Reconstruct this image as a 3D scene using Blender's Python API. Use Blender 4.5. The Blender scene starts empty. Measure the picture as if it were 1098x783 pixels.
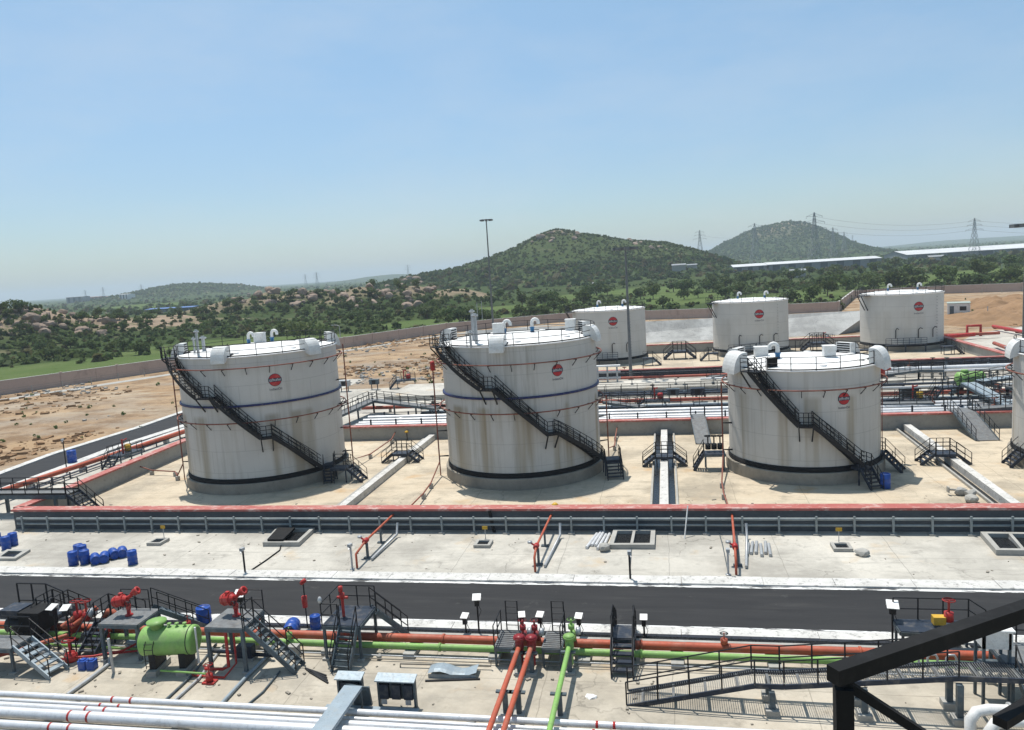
import bpy, math, random
import numpy as np
from mathutils import Vector, Matrix
random.seed(7); rng = np.random.default_rng(11)
SC = bpy.context.scene; COL = SC.collection
rad = math.radians; PI = math.pi; V = Vector

# ------------------------------------------------------------------ camera model (metres; X along the dyke walls, Y away)
CAMH = 18.0; FPX = 827.3
_p, _r, _w = rad(7.106), rad(3.6215), rad(11.194)
FW = V((-math.sin(_w)*math.cos(_p), math.cos(_w)*math.cos(_p), -math.sin(_p)))
R0 = V((math.cos(_w), math.sin(_w), 0)); U0 = R0.cross(FW)
RT = R0*math.cos(_r) - U0*math.sin(_r); UP = U0*math.cos(_r) + R0*math.sin(_r)
def ray(x, y): return RT*(x-549) + UP*(391.5-y) + FW*FPX
def at(x, y, z=0.0):                       # survey helper: the spot at height z seen at a photo pixel
    d = ray(x, y); t = (z-CAMH)/d.z
    return V((d.x*t, d.y*t, z))
def atY(x, y, Y):                          # the spot in the vertical plane Y
    d = ray(x, y); t = Y/d.y
    return V((d.x*t, Y, d.z*t+CAMH))

# ------------------------------------------------------------------ mesh builder
class MB:
    def __init__(s): s.v=[]; s.f=[]; s.sm=[]; s.mi=[]; s.cm=0
    def add(s, vs, fs, smooth=False):
        o=len(s.v); s.v.extend([tuple(q) for q in vs])
        for f in fs: s.f.append(tuple(i+o for i in f)); s.sm.append(smooth); s.mi.append(s.cm)
        return s
    def box(s, c, d, rz=0, M=None):
        x,y,z=d[0]/2,d[1]/2,d[2]/2
        vs=[V((a*x,b*y,e*z)) for a in(-1,1) for b in(-1,1) for e in(-1,1)]
        if M is None: M=Matrix.Rotation(rz,3,'Z')
        vs=[M@q+V(c) for q in vs]
        return s.add(vs,[(0,1,3,2),(4,6,7,5),(0,4,5,1),(2,3,7,6),(0,2,6,4),(1,5,7,3)])
    def b2(s, x0,x1,y0,y1,z0,z1): return s.box(((x0+x1)/2,(y0+y1)/2,(z0+z1)/2),(abs(x1-x0),abs(y1-y0),abs(z1-z0)))
    def bar(s, p, q, w, h=None):           # rectangular bar, h is (near) vertical
        p=V(p);q=V(q);h=h or w;d=q-p
        if d.length<1e-6: return s
        d.normalize(); up=V((0,0,1)) if abs(d.z)<.95 else V((0,1,0))
        a=d.cross(up).normalized(); b=a.cross(d)
        vs=[]
        for e in(p,q):
            for i,j in((-1,-1),(1,-1),(1,1),(-1,1)): vs.append(e+a*(i*w/2)+b*(j*h/2))
        return s.add(vs,[(0,1,2,3),(7,6,5,4),(0,4,5,1),(1,5,6,2),(2,6,7,3),(3,7,4,0)])
    def path(s, pts, r, n=8, cap=True, closed=False, smooth=True):
        pts=[V(p) for p in pts]; m=len(pts); rings=[]; pa=None
        for i,p in enumerate(pts):
            if closed: d=(pts[(i+1)%m]-pts[i-1])
            else: d=(pts[min(i+1,m-1)]-pts[max(i-1,0)])
            d.normalize()
            if pa is None:
                up=V((0,0,1)) if abs(d.z)<.9 else V((0,1,0)); a=d.cross(up).normalized()
            else:
                a=pa-d*pa.dot(d); a.normalize()
            pa=a; b=d.cross(a); rr=r[i] if isinstance(r,(list,tuple)) else r
            rings.append([p+a*(rr*math.cos(2*PI*k/n))+b*(rr*math.sin(2*PI*k/n)) for k in range(n)])
        vs=[q for R in rings for q in R]; fs=[]
        for i in range(m if closed else m-1):
            j=(i+1)%m
            for k in range(n): fs.append((i*n+k,i*n+(k+1)%n,j*n+(k+1)%n,j*n+k))
        s.add(vs,fs,smooth)
        if cap and not closed:
            s.add(rings[0],[tuple(range(n-1,-1,-1))]); s.add(rings[-1],[tuple(range(n))])
        return s
    def tube(s,p,q,r,n=8,cap=True): return s.path([p,q],r,n,cap)
    def lathe(s, prof, n=24, c=(0,0,0), M=None, smooth=True, a0=0, a1=2*PI):
        full=abs(a1-a0-2*PI)<1e-6; k=n if full else n+1; vs=[]
        for r,z in prof:
            for i in range(k):
                t=a0+(a1-a0)*i/n; q=V((r*math.cos(t),r*math.sin(t),z))
                if M is not None: q=M@q
                vs.append(q+V(c))
        fs=[]
        for j in range(len(prof)-1):
            for i in range(n):
                i2=(i+1)%k; fs.append((j*k+i,j*k+i2,(j+1)*k+i2,(j+1)*k+i))
        return s.add(vs,fs,smooth)
    def prism(s, poly, z0, z1):
        n=len(poly); vs=[(p[0],p[1],z0) for p in poly]+[(p[0],p[1],z1) for p in poly]
        fs=[tuple(range(n-1,-1,-1)),tuple(range(n,2*n))]+[(i,(i+1)%n,n+(i+1)%n,n+i) for i in range(n)]
        return s.add(vs,fs)
    def sheet(s, poly, z): return s.add([(p[0],p[1],z) for p in poly],[tuple(range(len(poly)))])
    def rock(s, c, r, seed=0, sub=2, flat=.75):
        import bmesh
        bm=bmesh.new(); bmesh.ops.create_icosphere(bm,subdivisions=sub,radius=1)
        R=random.Random(seed); ax=[V((R.gauss(0,1),R.gauss(0,1),R.gauss(0,1))).normalized() for _ in range(9)]
        off=[R.uniform(.5,.95) for _ in ax]; sx,sy=R.uniform(.8,1.3),R.uniform(.8,1.2)
        for v in bm.verts:
            q=v.co.copy()
            for a,o in zip(ax,off):
                d=q.dot(a)
                if d>o: q-=a*(d-o)*.9
            v.co=V((q.x*sx,q.y*sy,q.z*flat))*r
        bm.verts.ensure_lookup_table()
        s.add([v.co+V(c) for v in bm.verts],[tuple(x.index for x in f.verts) for f in bm.faces]); bm.free(); return s
    def mesh(s, name, mats):
        me=bpy.data.meshes.new(name); me.from_pydata(s.v,[],s.f)
        if not isinstance(mats,(list,tuple)): mats=[mats]
        for m in mats: me.materials.append(m)
        me.polygons.foreach_set('use_smooth',s.sm); me.polygons.foreach_set('material_index',s.mi); me.update()
        return me
def link(name, me, parent=None, loc=None, rz=None):
    o=bpy.data.objects.new(name,me); COL.objects.link(o)
    if parent is not None: o.parent=parent
    if loc is not None: o.location=loc
    if rz is not None: o.rotation_euler=(0,0,rz)
    return o
def P(mb,name,mat,parent,label=None,loc=None,rz=None):     # a part
    o=link(name,mb.mesh(name,mat) if isinstance(mb,MB) else mb,parent,loc,rz)
    if label: o['label']=label
    return o
def T(name,label,cat,loc=(0,0,0),rz=0,group=None):          # an Empty for a thing with parts
    o=bpy.data.objects.new(name,None); COL.objects.link(o); o.empty_display_size=.3
    o.location=loc; o.rotation_euler=(0,0,rz); o['label']=label; o['category']=cat
    if group: o['group']=group
    return o
def solo(mb,name,mat,label,cat,group=None,loc=None,rz=None,kind=None):
    o=link(name,mb.mesh(name,mat) if isinstance(mb,MB) else mb,None,loc,rz)
    o['label']=label; o['category']=cat
    if group: o['group']=group
    if kind: o['kind']=kind
    return o
def S(mb,name,mat,loc=None):
    o=link(name,mb.mesh(name,mat),None,loc); o['kind']='structure'; return o
KIDS={}
def dup(root,loc,rz,label,group=None):
    def cp(o,par):
        c=o.copy(); COL.objects.link(c)
        if par is not None: c.parent=par
        for ch in list(o.children): cp(ch,c)
        return c
    r=cp(root,None); r.location=loc; r.rotation_euler=(0,0,rz); r['label']=label
    if group: r['group']=group
    return r

# ------------------------------------------------------------------ materials
def nodes(name):
    m=bpy.data.materials.new(name); m.use_nodes=True; nt=m.node_tree
    b=nt.nodes['Principled BSDF']; return m,nt,b
def N(nt,t,**k):
    n=nt.nodes.new(t)
    for a,b in k.items():
        if a in n.inputs.keys(): n.inputs[a].default_value=b
        else: setattr(n,a,b)
    return n
def noise(nt,vec,scale,detail=4,rough=.6):
    n=N(nt,'ShaderNodeTexNoise'); n.inputs['Scale'].default_value=scale; n.inputs['Detail'].default_value=detail; n.inputs['Roughness'].default_value=rough
    nt.links.new(vec,n.inputs['Vector']); return n.outputs['Fac']
def ramp(nt,fac,stops):
    n=N(nt,'ShaderNodeValToRGB'); e=n.color_ramp.elements
    while len(e)<len(stops): e.new(.5)
    for q,(p,c) in zip(e,stops):
        q.position=p; q.color=(c,c,c,1) if isinstance(c,(int,float)) else (*c,1)
    nt.links.new(fac,n.inputs[0]); return n.outputs['Color']
def mix(nt,fac,a,b,mode='MIX'):
    n=N(nt,'ShaderNodeMix',data_type='RGBA',blend_type=mode)
    for s,v in((n.inputs[0],fac),(n.inputs[6],a),(n.inputs[7],b)):
        if isinstance(v,(int,float)): s.default_value=v
        elif isinstance(v,(tuple,list)): s.default_value=(*v,1)
        else: nt.links.new(v,s)
    return n.outputs[2]
def mathn(nt,op,a,b=0.0):
    n=N(nt,'ShaderNodeMath',operation=op)
    for s,v in zip(n.inputs,(a,b)):
        if isinstance(v,(int,float)): s.default_value=v
        else: nt.links.new(v,s)
    return n.outputs[0]
def pos(nt,scale=None,obj=False):
    if obj: o=N(nt,'ShaderNodeTexCoord').outputs['Object']
    else: o=N(nt,'ShaderNodeNewGeometry').outputs['Position']
    if scale:
        m=N(nt,'ShaderNodeMapping'); m.inputs['Scale'].default_value=scale; nt.links.new(o,m.inputs['Vector']); o=m.outputs['Vector']
    return o
def bump(nt,b,h,dist,strength=.6):
    n=N(nt,'ShaderNodeBump'); n.inputs['Distance'].default_value=dist; n.inputs['Strength'].default_value=strength
    nt.links.new(h,n.inputs['Height']); nt.links.new(n.outputs['Normal'],b.inputs['Normal'])
def paint(name,c,rough=.5,metal=0.0,var=.25,scale=1.5,dirt=None):
    m,nt,b=nodes(name); p=pos(nt)
    f=noise(nt,p,scale,5,.65)
    d=dirt or tuple(x*(1-var) for x in c)
    col=mix(nt,ramp(nt,f,[(.38,0.0),(.72,1.0)]),c,d)
    g2=noise(nt,p,scale*6,5,.75); col=mix(nt,ramp(nt,g2,[(.52,0.0),(.72,.55)]),col,tuple(x*.55+.02 for x in d))
    g3=noise(nt,p,scale*1.7,4,.6); col=mix(nt,ramp(nt,g3,[(.50,0.0),(.80,.30)]),col,(.36,.31,.24) if max(c)>.03 else (.03,.028,.025))
    rgh=ramp(nt,g2,[(.3,max(rough-.1,.1)),(.7,min(rough+.2,1))]); nt.links.new(rgh,b.inputs['Roughness'])
    nt.links.new(col,b.inputs['Base Color']); b.inputs['Metallic'].default_value=metal
    b.inputs['Specular IOR Level'].default_value=.35
    return m
class Mt: pass
M=Mt()
M.blk=paint('black_paint',(.008,.009,.012),.55,var=.3)
M.steel=paint('grey_blue_steel_paint',(.075,.105,.125),.5,dirt=(.05,.065,.075))
M.deck=paint('steel_grating',(.16,.17,.175),.6,dirt=(.10,.10,.10),scale=3)
M.dkblue=paint('dark_blue_steel_paint',(.016,.026,.045),.5)
M.red=paint('red_oxide_pipe_paint',(.36,.075,.045),.55,dirt=(.22,.06,.04),scale=.9)
M.fire=paint('fire_red_paint',(.42,.018,.016),.45,dirt=(.30,.03,.025))
M.orange=paint('orange_red_pipe_paint',(.44,.085,.038),.55,dirt=(.33,.085,.05),scale=.7)
M.rust=paint('rusty_red_pipe_paint',(.26,.08,.05),.6,dirt=(.17,.07,.05))
M.green=paint('pea_green_paint',(.22,.42,.10),.5,dirt=(.18,.31,.10),scale=.9)
M.blue=paint('blue_plastic',(.015,.075,.36),.38,var=.25)
M.yellow=paint('yellow_paint',(.60,.36,.03),.5)
M.white=paint('white_enamel',(.72,.72,.70),.45,dirt=(.6,.59,.56))
M.galv=paint('galvanised_steel',(.45,.47,.48),.42,.35,dirt=(.36,.37,.38),scale=2)
M.silver=paint('aluminium_cladding',(.70,.71,.72),.40,.25,dirt=(.55,.56,.57),scale=.8)
M.lblue=paint('pale_blue_grey_tray',(.30,.36,.40),.45,.2,var=.2)
M.navy=paint('navy_band',(.02,.025,.11),.45)
M.rubber=paint('black_bitumen',(.004,.004,.0045),.8)
M.dark=paint('dark_gloss',(.012,.013,.014),.25)  # plain near-black for pit floors, trenches, drains, sump grates and a window
M.flange=paint('blue_flange',(.03,.16,.35),.45)
M.logo=paint('logo_red',(.50,.025,.03),.5)
M.letter=paint('logo_navy',(.015,.02,.06),.5)
M.wht=paint('logo_white',(.78,.78,.76),.5,var=.1)

def concrete(name,c,stain,scale=.25,joints=None,rough=.85,rust=None,dark=.55,cracks=False,smudge=.6,th=.56):
    m,nt,b=nodes(name); p=pos(nt)
    f1=noise(nt,p,scale,6,.65); f2=noise(nt,p,scale*5,5,.7); f3=noise(nt,p,3.5,4,.7)
    col=mix(nt,ramp(nt,f1,[(.35,0.0),(.7,1.0)]),c,stain)
    col=mix(nt,ramp(nt,f2,[(th,0.0),(th+.15,smudge)]),col,tuple(x*dark for x in c))
    col=mix(nt,ramp(nt,f3,[(.3,.25),(.6,0.0)]),col,tuple(x*.6 for x in c))
    if rust:
        f4=noise(nt,p,scale*1.7,4,.6)
        col=mix(nt,ramp(nt,f4,[(.60,0.0),(.72,.7)]),col,rust)
    if cracks:
        f5=noise(nt,p,.13,6,.68); col=mix(nt,ramp(nt,f5,[(.47,0.0),(.62,.9)]),col,tuple(x*.56 for x in c))
        f6=noise(nt,pos(nt,(.35,1.6,1)),.5,6,.75); col=mix(nt,ramp(nt,f6,[(.53,0.0),(.68,.65)]),col,tuple(x*.46 for x in c))
        vo=N(nt,'ShaderNodeTexVoronoi',feature='DISTANCE_TO_EDGE'); vo.inputs['Scale'].default_value=.13
        wn=N(nt,'ShaderNodeTexNoise'); wn.inputs['Scale'].default_value=.7; wn.inputs['Detail'].default_value=5; nt.links.new(p,wn.inputs['Vector'])
        va=N(nt,'ShaderNodeVectorMath',operation='MULTIPLY_ADD'); va.inputs[1].default_value=(3,3,0); nt.links.new(wn.outputs['Color'],va.inputs[0]); nt.links.new(p,va.inputs[2]); nt.links.new(va.outputs[0],vo.inputs['Vector'])
        col=mix(nt,mathn(nt,'MULTIPLY',ramp(nt,vo.outputs['Distance'],[(.0,1.0),(.006,0.0)]),ramp(nt,f5,[(.42,0.0),(.55,.7)])),col,tuple(x*.3 for x in c))
    if joints:                              # hairline casting joints
        br=N(nt,'ShaderNodeTexBrick'); br.offset=0.0
        br.inputs['Scale'].default_value=1.0; br.inputs['Mortar Size'].default_value=.025; br.inputs['Mortar Smooth'].default_value=.3
        br.inputs['Brick Width'].default_value=joints[0]; br.inputs['Row Height'].default_value=joints[1]
        wob=N(nt,'ShaderNodeTexNoise'); wob.inputs['Scale'].default_value=.5; nt.links.new(p,wob.inputs['Vector'])
        ad=N(nt,'ShaderNodeVectorMath',operation='MULTIPLY_ADD'); ad.inputs[1].default_value=(.25,.25,0)
        nt.links.new(wob.outputs['Color'],ad.inputs[0]); nt.links.new(p,ad.inputs[2]); nt.links.new(ad.outputs[0],br.inputs['Vector'])
        col=mix(nt,mathn(nt,'MULTIPLY',br.outputs['Fac'],.55),col,tuple(x*.35 for x in c))
    nt.links.new(col,b.inputs['Base Color']); b.inputs['Roughness'].default_value=rough; b.inputs['Specular IOR Level'].default_value=.25
    bump(nt,b,f3,.02,.4)
    return m
M.yard=concrete('yard_concrete',(.55,.52,.455),(.38,.36,.315),.16,(6.5,4.2),rust=(.46,.35,.22),dark=.36,cracks=True)
M.apron=concrete('apron_concrete',(.52,.47,.385),(.38,.335,.265),.22,(5.5,4.5),rust=(.43,.30,.17),dark=.36,cracks=True)
M.bay=concrete('bay_floor_concrete',(.56,.485,.37),(.47,.385,.275),.14,(5.0,5.0),rust=(.45,.29,.145),cracks=True)
M.kerb=concrete('kerb_concrete',(.62,.61,.58),(.45,.44,.41),.8,dark=.22,smudge=.9,th=.54)
M.wall=concrete('dyke_wall_concrete',(.34,.345,.33),(.26,.265,.255),.4)
M.wallf=concrete('dyke_wall_painted_shade',(.11,.12,.13),(.075,.083,.092),.5)  # darker copy of the wall concrete, shade put into its colour
M.block=concrete('block_concrete',(.40,.39,.36),(.30,.29,.26),.9)
M.emb=concrete('embankment_concrete',(.47,.47,.45),(.36,.36,.34),.1,(8,50),cracks=True)
M.plinth=concrete('tank_plinth_concrete',(.32,.29,.24),(.20,.18,.15),.5)
M.pink=concrete('boundary_wall_plaster',(.50,.385,.325),(.43,.33,.28),.05,(9,40))

def streaked(name,c,amount=.5,seed=0.0):    # tank paint: plate courses, weld seams, rain streaks, rust runs
    m,nt,b=nodes(name); p=pos(nt,obj=True)
    sep=N(nt,'ShaderNodeSeparateXYZ'); nt.links.new(p,sep.inputs[0])
    ang=mathn(nt,'ARCTAN2',sep.outputs['Y'],sep.outputs['X'])
    cmb=N(nt,'ShaderNodeCombineXYZ'); nt.links.new(mathn(nt,'MULTIPLY',ang,7.0),cmb.inputs[0]); nt.links.new(sep.outputs['Z'],cmb.inputs[1]); cmb.inputs[2].default_value=seed
    uv=cmb.outputs[0]
    mp=N(nt,'ShaderNodeMapping'); mp.inputs['Scale'].default_value=(1.0,.045,1); nt.links.new(uv,mp.inputs['Vector'])
    st=noise(nt,mp.outputs[0],1.4,5,.7); st2=noise(nt,mp.outputs[0],.55,3,.6)
    big=noise(nt,uv,.35,4,.6)
    col=mix(nt,ramp(nt,big,[(.35,0.0),(.7,.5)]),c,tuple(x*.80 for x in c))
    col=mix(nt,ramp(nt,st,[(.52,0.0),(.72,amount)]),col,(c[0]*.55,c[1]*.53,c[2]*.48))
    low=ramp(nt,mathn(nt,'DIVIDE',sep.outputs['Z'],7.0),[(0.0,.8),(.95,.75),(1.0,0.0)])
    col=mix(nt,mathn(nt,'MULTIPLY',ramp(nt,st2,[(.50,0.0),(.64,min(1,amount*1.5))]),low),col,(.27,.215,.13))
    br=N(nt,'ShaderNodeTexBrick'); br.inputs['Scale'].default_value=1; br.inputs['Brick Width'].default_value=6.2; br.inputs['Row Height'].default_value=1.9
    br.inputs['Mortar Size'].default_value=.03; nt.links.new(uv,br.inputs['Vector'])
    col=mix(nt,mathn(nt,'MULTIPLY',br.outputs['Fac'],.28),col,tuple(x*.4 for x in c))
    nt.links.new(col,b.inputs['Base Color']); b.inputs['Roughness'].default_value=.5; b.inputs['Specular IOR Level'].default_value=.35
    mp2=N(nt,'ShaderNodeMapping'); mp2.inputs['Scale'].default_value=(.25,.5,1); nt.links.new(uv,mp2.inputs['Vector'])
    bump(nt,b,noise(nt,mp2.outputs[0],1.2,2,.5),.12,.35)
    return m
M.roof=paint('roof_white_paint',(.78,.78,.77),.55,dirt=(.68,.67,.64),scale=.5)

def asphalt():
    m,nt,b=nodes('asphalt'); p=pos(nt); q=pos(nt,(.25,2.2,1))
    col=mix(nt,ramp(nt,noise(nt,q,.8,5,.6),[(.35,0.0),(.7,1.0)]),(.017,.0175,.019),(.027,.027,.028))
    col=mix(nt,ramp(nt,noise(nt,pos(nt,(.12,1.1,1)),1.0,7,.72),[(.55,0.0),(.75,.8)]),col,(.05,.049,.047))
    col=mix(nt,ramp(nt,noise(nt,p,.5,6,.75),[(.62,0.0),(.72,.7)]),col,(.075,.073,.068))
    f=noise(nt,p,25,3,.7); col=mix(nt,ramp(nt,f,[(.4,.0),(.7,.35)]),col,(.045,.045,.045))
    nt.links.new(col,b.inputs['Base Color']); b.inputs['Roughness'].default_value=.8; b.inputs['Specular IOR Level'].default_value=.25; bump(nt,b,f,.01,.5); return m
M.asph=asphalt()
def redtop():
    m,nt,b=nodes('red_wall_coping'); p=pos(nt)
    col=mix(nt,ramp(nt,noise(nt,p,.6,5,.6),[(.35,0.0),(.7,1.0)]),(.35,.085,.07),(.40,.14,.115))
    col=mix(nt,ramp(nt,noise(nt,pos(nt,(.5,1,1)),2.2,5,.75),[(.52,0.0),(.62,.8)]),col,(.50,.37,.33))
    nt.links.new(col,b.inputs['Base Color']); b.inputs['Roughness'].default_value=.75; return m
M.redtop=redtop()
def dirt():
    m,nt,b=nodes('bare_earth'); p=pos(nt)
    col=mix(nt,ramp(nt,noise(nt,p,.045,7,.62),[(.35,0.0),(.65,1.0)]),(.30,.195,.108),(.40,.295,.188))
    col=mix(nt,ramp(nt,noise(nt,pos(nt,(.6,1.3,1)),.05,5,.6),[(.48,0.0),(.60,.9)]),col,(.28,.235,.185))
    col=mix(nt,ramp(nt,noise(nt,p,.16,7,.72),[(.46,0.0),(.60,.9)]),col,(.19,.125,.075))
    col=mix(nt,ramp(nt,noise(nt,pos(nt,(.35,1.0,1)),.11,7,.7),[(.54,0.0),(.64,.9)]),col,(.38,.31,.225))
    col=mix(nt,ramp(nt,noise(nt,p,.5,5,.75),[(.55,0.0),(.75,.75)]),col,(.18,.125,.08))
    col=mix(nt,ramp(nt,noise(nt,p,.9,5,.8),[(.62,0.0),(.7,.7)]),col,(.47,.44,.40))
    nt.links.new(col,b.inputs['Base Color']); b.inputs['Roughness'].default_value=.95; b.inputs['Specular IOR Level'].default_value=.1
    bump(nt,b,noise(nt,p,.8,5,.7),.35,.7); return m
M.dirt=dirt()
def ground():
    m,nt,b=nodes('scrubland'); p=pos(nt)
    at_=N(nt,'ShaderNodeAttribute',attribute_name='zone'); sp=N(nt,'ShaderNodeSeparateColor'); nt.links.new(at_.outputs['Color'],sp.inputs[0])
    scr=mix(nt,ramp(nt,noise(nt,p,.012,8,.65),[(.38,0.0),(.66,1.0)]),(.034,.056,.018),(.066,.086,.032))
    scr=mix(nt,ramp(nt,noise(nt,p,.03,7,.7),[(.60,0.0),(.70,.85)]),scr,(.30,.235,.16))
    scr=mix(nt,ramp(nt,noise(nt,p,.12,6,.7),[(.50,0.0),(.64,.7)]),scr,(.028,.052,.016))
    gr=mix(nt,ramp(nt,noise(nt,p,.05,6,.6),[(.35,0.0),(.7,1.0)]),(.075,.115,.034),(.11,.14,.052))
    gr=mix(nt,ramp(nt,noise(nt,p,.22,6,.7),[(.56,0.0),(.7,.7)]),gr,(.055,.09,.022))
    rk=mix(nt,ramp(nt,noise(nt,p,.09,7,.7),[(.35,0.0),(.65,1.0)]),(.38,.285,.21),(.21,.16,.12))
    rk=mix(nt,ramp(nt,noise(nt,p,.06,6,.7),[(.54,0.0),(.64,.9)]),rk,(.05,.08,.025))
    col=mix(nt,sp.outputs[0],scr,gr); col=mix(nt,sp.outputs[1],col,rk)
    nt.links.new(col,b.inputs['Base Color']); b.inputs['Roughness'].default_value=1; b.inputs['Specular IOR Level'].default_value=.05
    bump(nt,b,noise(nt,p,.25,6,.7),1.2,.8); return m
M.ground=ground()
def leaf(name,a,c):
    m,nt,b=nodes(name); oi=N(nt,'ShaderNodeObjectInfo')
    col=mix(nt,noise(nt,pos(nt),.7,3,.6),a,c)
    col=mix(nt,mathn(nt,'MULTIPLY',oi.outputs['Random'],.5),col,(.09,.10,.03))
    nt.links.new(col,b.inputs['Base Color']); b.inputs['Roughness'].default_value=.7; b.inputs['Specular IOR Level'].default_value=.15
    tr=N(nt,'ShaderNodeBsdfTranslucent'); nt.links.new(col,tr.inputs['Color']); ms=N(nt,'ShaderNodeMixShader'); ms.inputs[0].default_value=.4
    nt.links.new(b.outputs[0],ms.inputs[1]); nt.links.new(tr.outputs[0],ms.inputs[2]); nt.links.new(ms.outputs[0],nt.nodes['Material Output'].inputs['Surface'])
    return m
M.leafd=leaf('leaf_dark',(.042,.078,.024),(.07,.108,.036))
M.leafm=leaf('leaf_mid',(.06,.105,.03),(.095,.14,.042))
M.leafl=leaf('leaf_light',(.085,.13,.036),(.12,.155,.055))
M.leafo=leaf('leaf_olive',(.085,.085,.035),(.13,.115,.055))
M.mast=paint('mast_grey',(.17,.18,.185),.5,.2)
M.bark=paint('bark',(.10,.075,.05),.9)
M.stone=concrete('granite_boulder',(.33,.245,.185),(.20,.155,.125),.5)
M.soil=concrete('dug_soil',(.30,.185,.10),(.20,.125,.07),.12,dark=.4,rough=1)
M.pipe_grey=paint('grey_rail_pipe_paint',(.25,.285,.29),.5,dirt=(.17,.195,.20))
# ------------------------------------------------------------------ light, sky, camera
SUN=V((-.19,.25,1)).normalized()
w=bpy.data.worlds.new("World"); SC.world=w; w.use_nodes=True; nt=w.node_tree
sky=nt.nodes.new('ShaderNodeTexSky'); sky.sky_type='NISHITA'; sky.sun_disc=False
sky.sun_elevation=math.asin(SUN.z); sky.sun_rotation=math.atan2(SUN.x,SUN.y)
sky.altitude=0; sky.air_density=1.0; sky.dust_density=.7; sky.ozone_density=1.0
tc=nt.nodes.new('ShaderNodeTexCoord'); sx=nt.nodes.new('ShaderNodeSeparateXYZ'); nt.links.new(tc.outputs['Generated'],sx.inputs[0])
# dusty air keeps the lowest sky greyer and dimmer than the model sky, with faint thin cloud
rm=ramp(nt,sx.outputs[2],[(0.0,(.70,.79,.87)),(.12,(.76,.86,.93)),(.32,(.98,1.10,1.06)),(.6,(1.04,1.20,1.08))])
mpw=nt.nodes.new('ShaderNodeMapping'); mpw.inputs['Scale'].default_value=(1,1,3.2); nt.links.new(tc.outputs['Generated'],mpw.inputs['Vector'])
cl=ramp(nt,noise(nt,mpw.outputs[0],2.6,7,.62),[(.44,0.0),(.78,.30)])
skc=mix(nt,1.0,sky.outputs[0],rm,'MULTIPLY'); skc=mix(nt,cl,skc,(5.2,5.6,6.0))
nt.links.new(skc,nt.nodes['Background'].inputs[0]); nt.nodes['Background'].inputs[1].default_value=.13
sl=bpy.data.lights.new('sun','SUN'); sl.energy=5.0; sl.angle=rad(.53); sl.color=(1,.95,.88)
so=bpy.data.objects.new('sun',sl); COL.objects.link(so); so.rotation_euler=SUN.to_track_quat('Z','Y').to_euler(); so.location=(0,0,200)
cd=bpy.data.cameras.new('camera'); co=bpy.data.objects.new('camera',cd); COL.objects.link(co)
cd.sensor_fit='HORIZONTAL'; cd.sensor_width=36; cd.lens=FPX/1098*36; cd.clip_start=.1; cd.clip_end=40000
mr=Matrix((RT,UP,-FW)).transposed(); co.matrix_world=Matrix.Translation((0,0,CAMH))@mr.to_4x4(); SC.camera=co
SC.view_settings.view_transform='Standard'; SC.view_settings.look='None'; SC.view_settings.gamma=1; SC.view_settings.exposure=0.05
SC.cycles.max_bounces=6; SC.cycles.diffuse_bounces=3; SC.cycles.volume_bounces=1

# ------------------------------------------------------------------ terrain
_tab=rng.random((256,256))
def vn(x,y):
    xi=np.floor(x).astype(int); yi=np.floor(y).astype(int); fx=x-xi; fy=y-yi
    fx=fx*fx*(3-2*fx); fy=fy*fy*(3-2*fy)
    a=_tab[xi%256,yi%256]; b=_tab[(xi+1)%256,yi%256]; c=_tab[xi%256,(yi+1)%256]; d=_tab[(xi+1)%256,(yi+1)%256]
    return (a*(1-fx)+b*fx)*(1-fy)+(c*(1-fx)+d*fx)*fy
def fbm(x,y,s,o=4):
    t=0;a=.5
    for i in range(o): t=t+a*(vn(x/s+17*i,y/s+31*i)-.5); s=s/2; a*=.55
    return t
def prof(pts,Y):
    q=[atY(x,y,Y) for x,y in pts]; return np.array([p.x for p in q]),np.array([max(p.z,0) for p in q])
HILLS=[(prof([(395,312),(440,297),(480,290),(515,282),(540,272),(560,261),(578,252),(597,247.5),(622,250),(645,252),(680,258),(720,262),(748,268),(775,277),(805,288),(830,300)],900),900,150),
 (prof([(738,282),(758,271),(775,262),(800,251),(820,243),(845,237.5),(862,240),(880,248),(897,258),(910,265),(935,280)],2200),2200,330),
 (prof([(140,322),(160,315),(175,309),(190,305.5),(210,304),(235,305),(252,309),(275,314)],1800),1800,220),
 (prof([(360,306),(390,299),(410,295),(425,294),(450,296),(480,300)],4500),4500,500),
 (prof([(560,292),(700,281),(950,265),(1000,259),(1060,255),(1200,247)],6000),6000,600)]
GA=[(14,270,14.5,22,38),(-40,300,13,60,40),(70,300,9,45,30),(150,330,6,50,35),
    (250,420,9,38,40),(290,440,12,28,40),(332,440,14.5,25,45),(385,430,12.5,28,40),(441,420,13.5,18,30),(480,430,8,28,40)]
GC=[(atY(px,300,Y).x,Y,h,sx,sy) for px,Y,h,sx,sy in GA]
def sstep(x): x=np.clip(x,0,1); return x*x*(3-2*x)
def hfun(X,Y):
    X=np.asarray(X,float); Y=np.asarray(Y,float); D=np.hypot(X,Y)
    far=sstep((D-265)/140)*(Y>0)
    z=far*(fbm(X,Y,120,3)*5+fbm(X+99,Y,22,3)*2.2)
    m=z*0
    for cx,cy,h,sx,sy in GC:
        g=np.exp(-((X-cx)/sx)**2-((Y-cy)/sy)**2); m=np.maximum(m,h*g*(1+.5*fbm(X,Y,26,3)))
    z=z+m
    for (px,pz),cy,s in HILLS:
        p=np.interp(X,px,pz,left=0,right=0)*np.exp(-((Y-cy)/s)**2)
        z=np.maximum(z,p*(1+.22*fbm(X,Y,s*.35,4))+far*fbm(X,Y,60,2)*3*(p>1))
    return np.maximum(z,-1.0*far)
def hz(x,y): return float(hfun(x,y))
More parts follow.
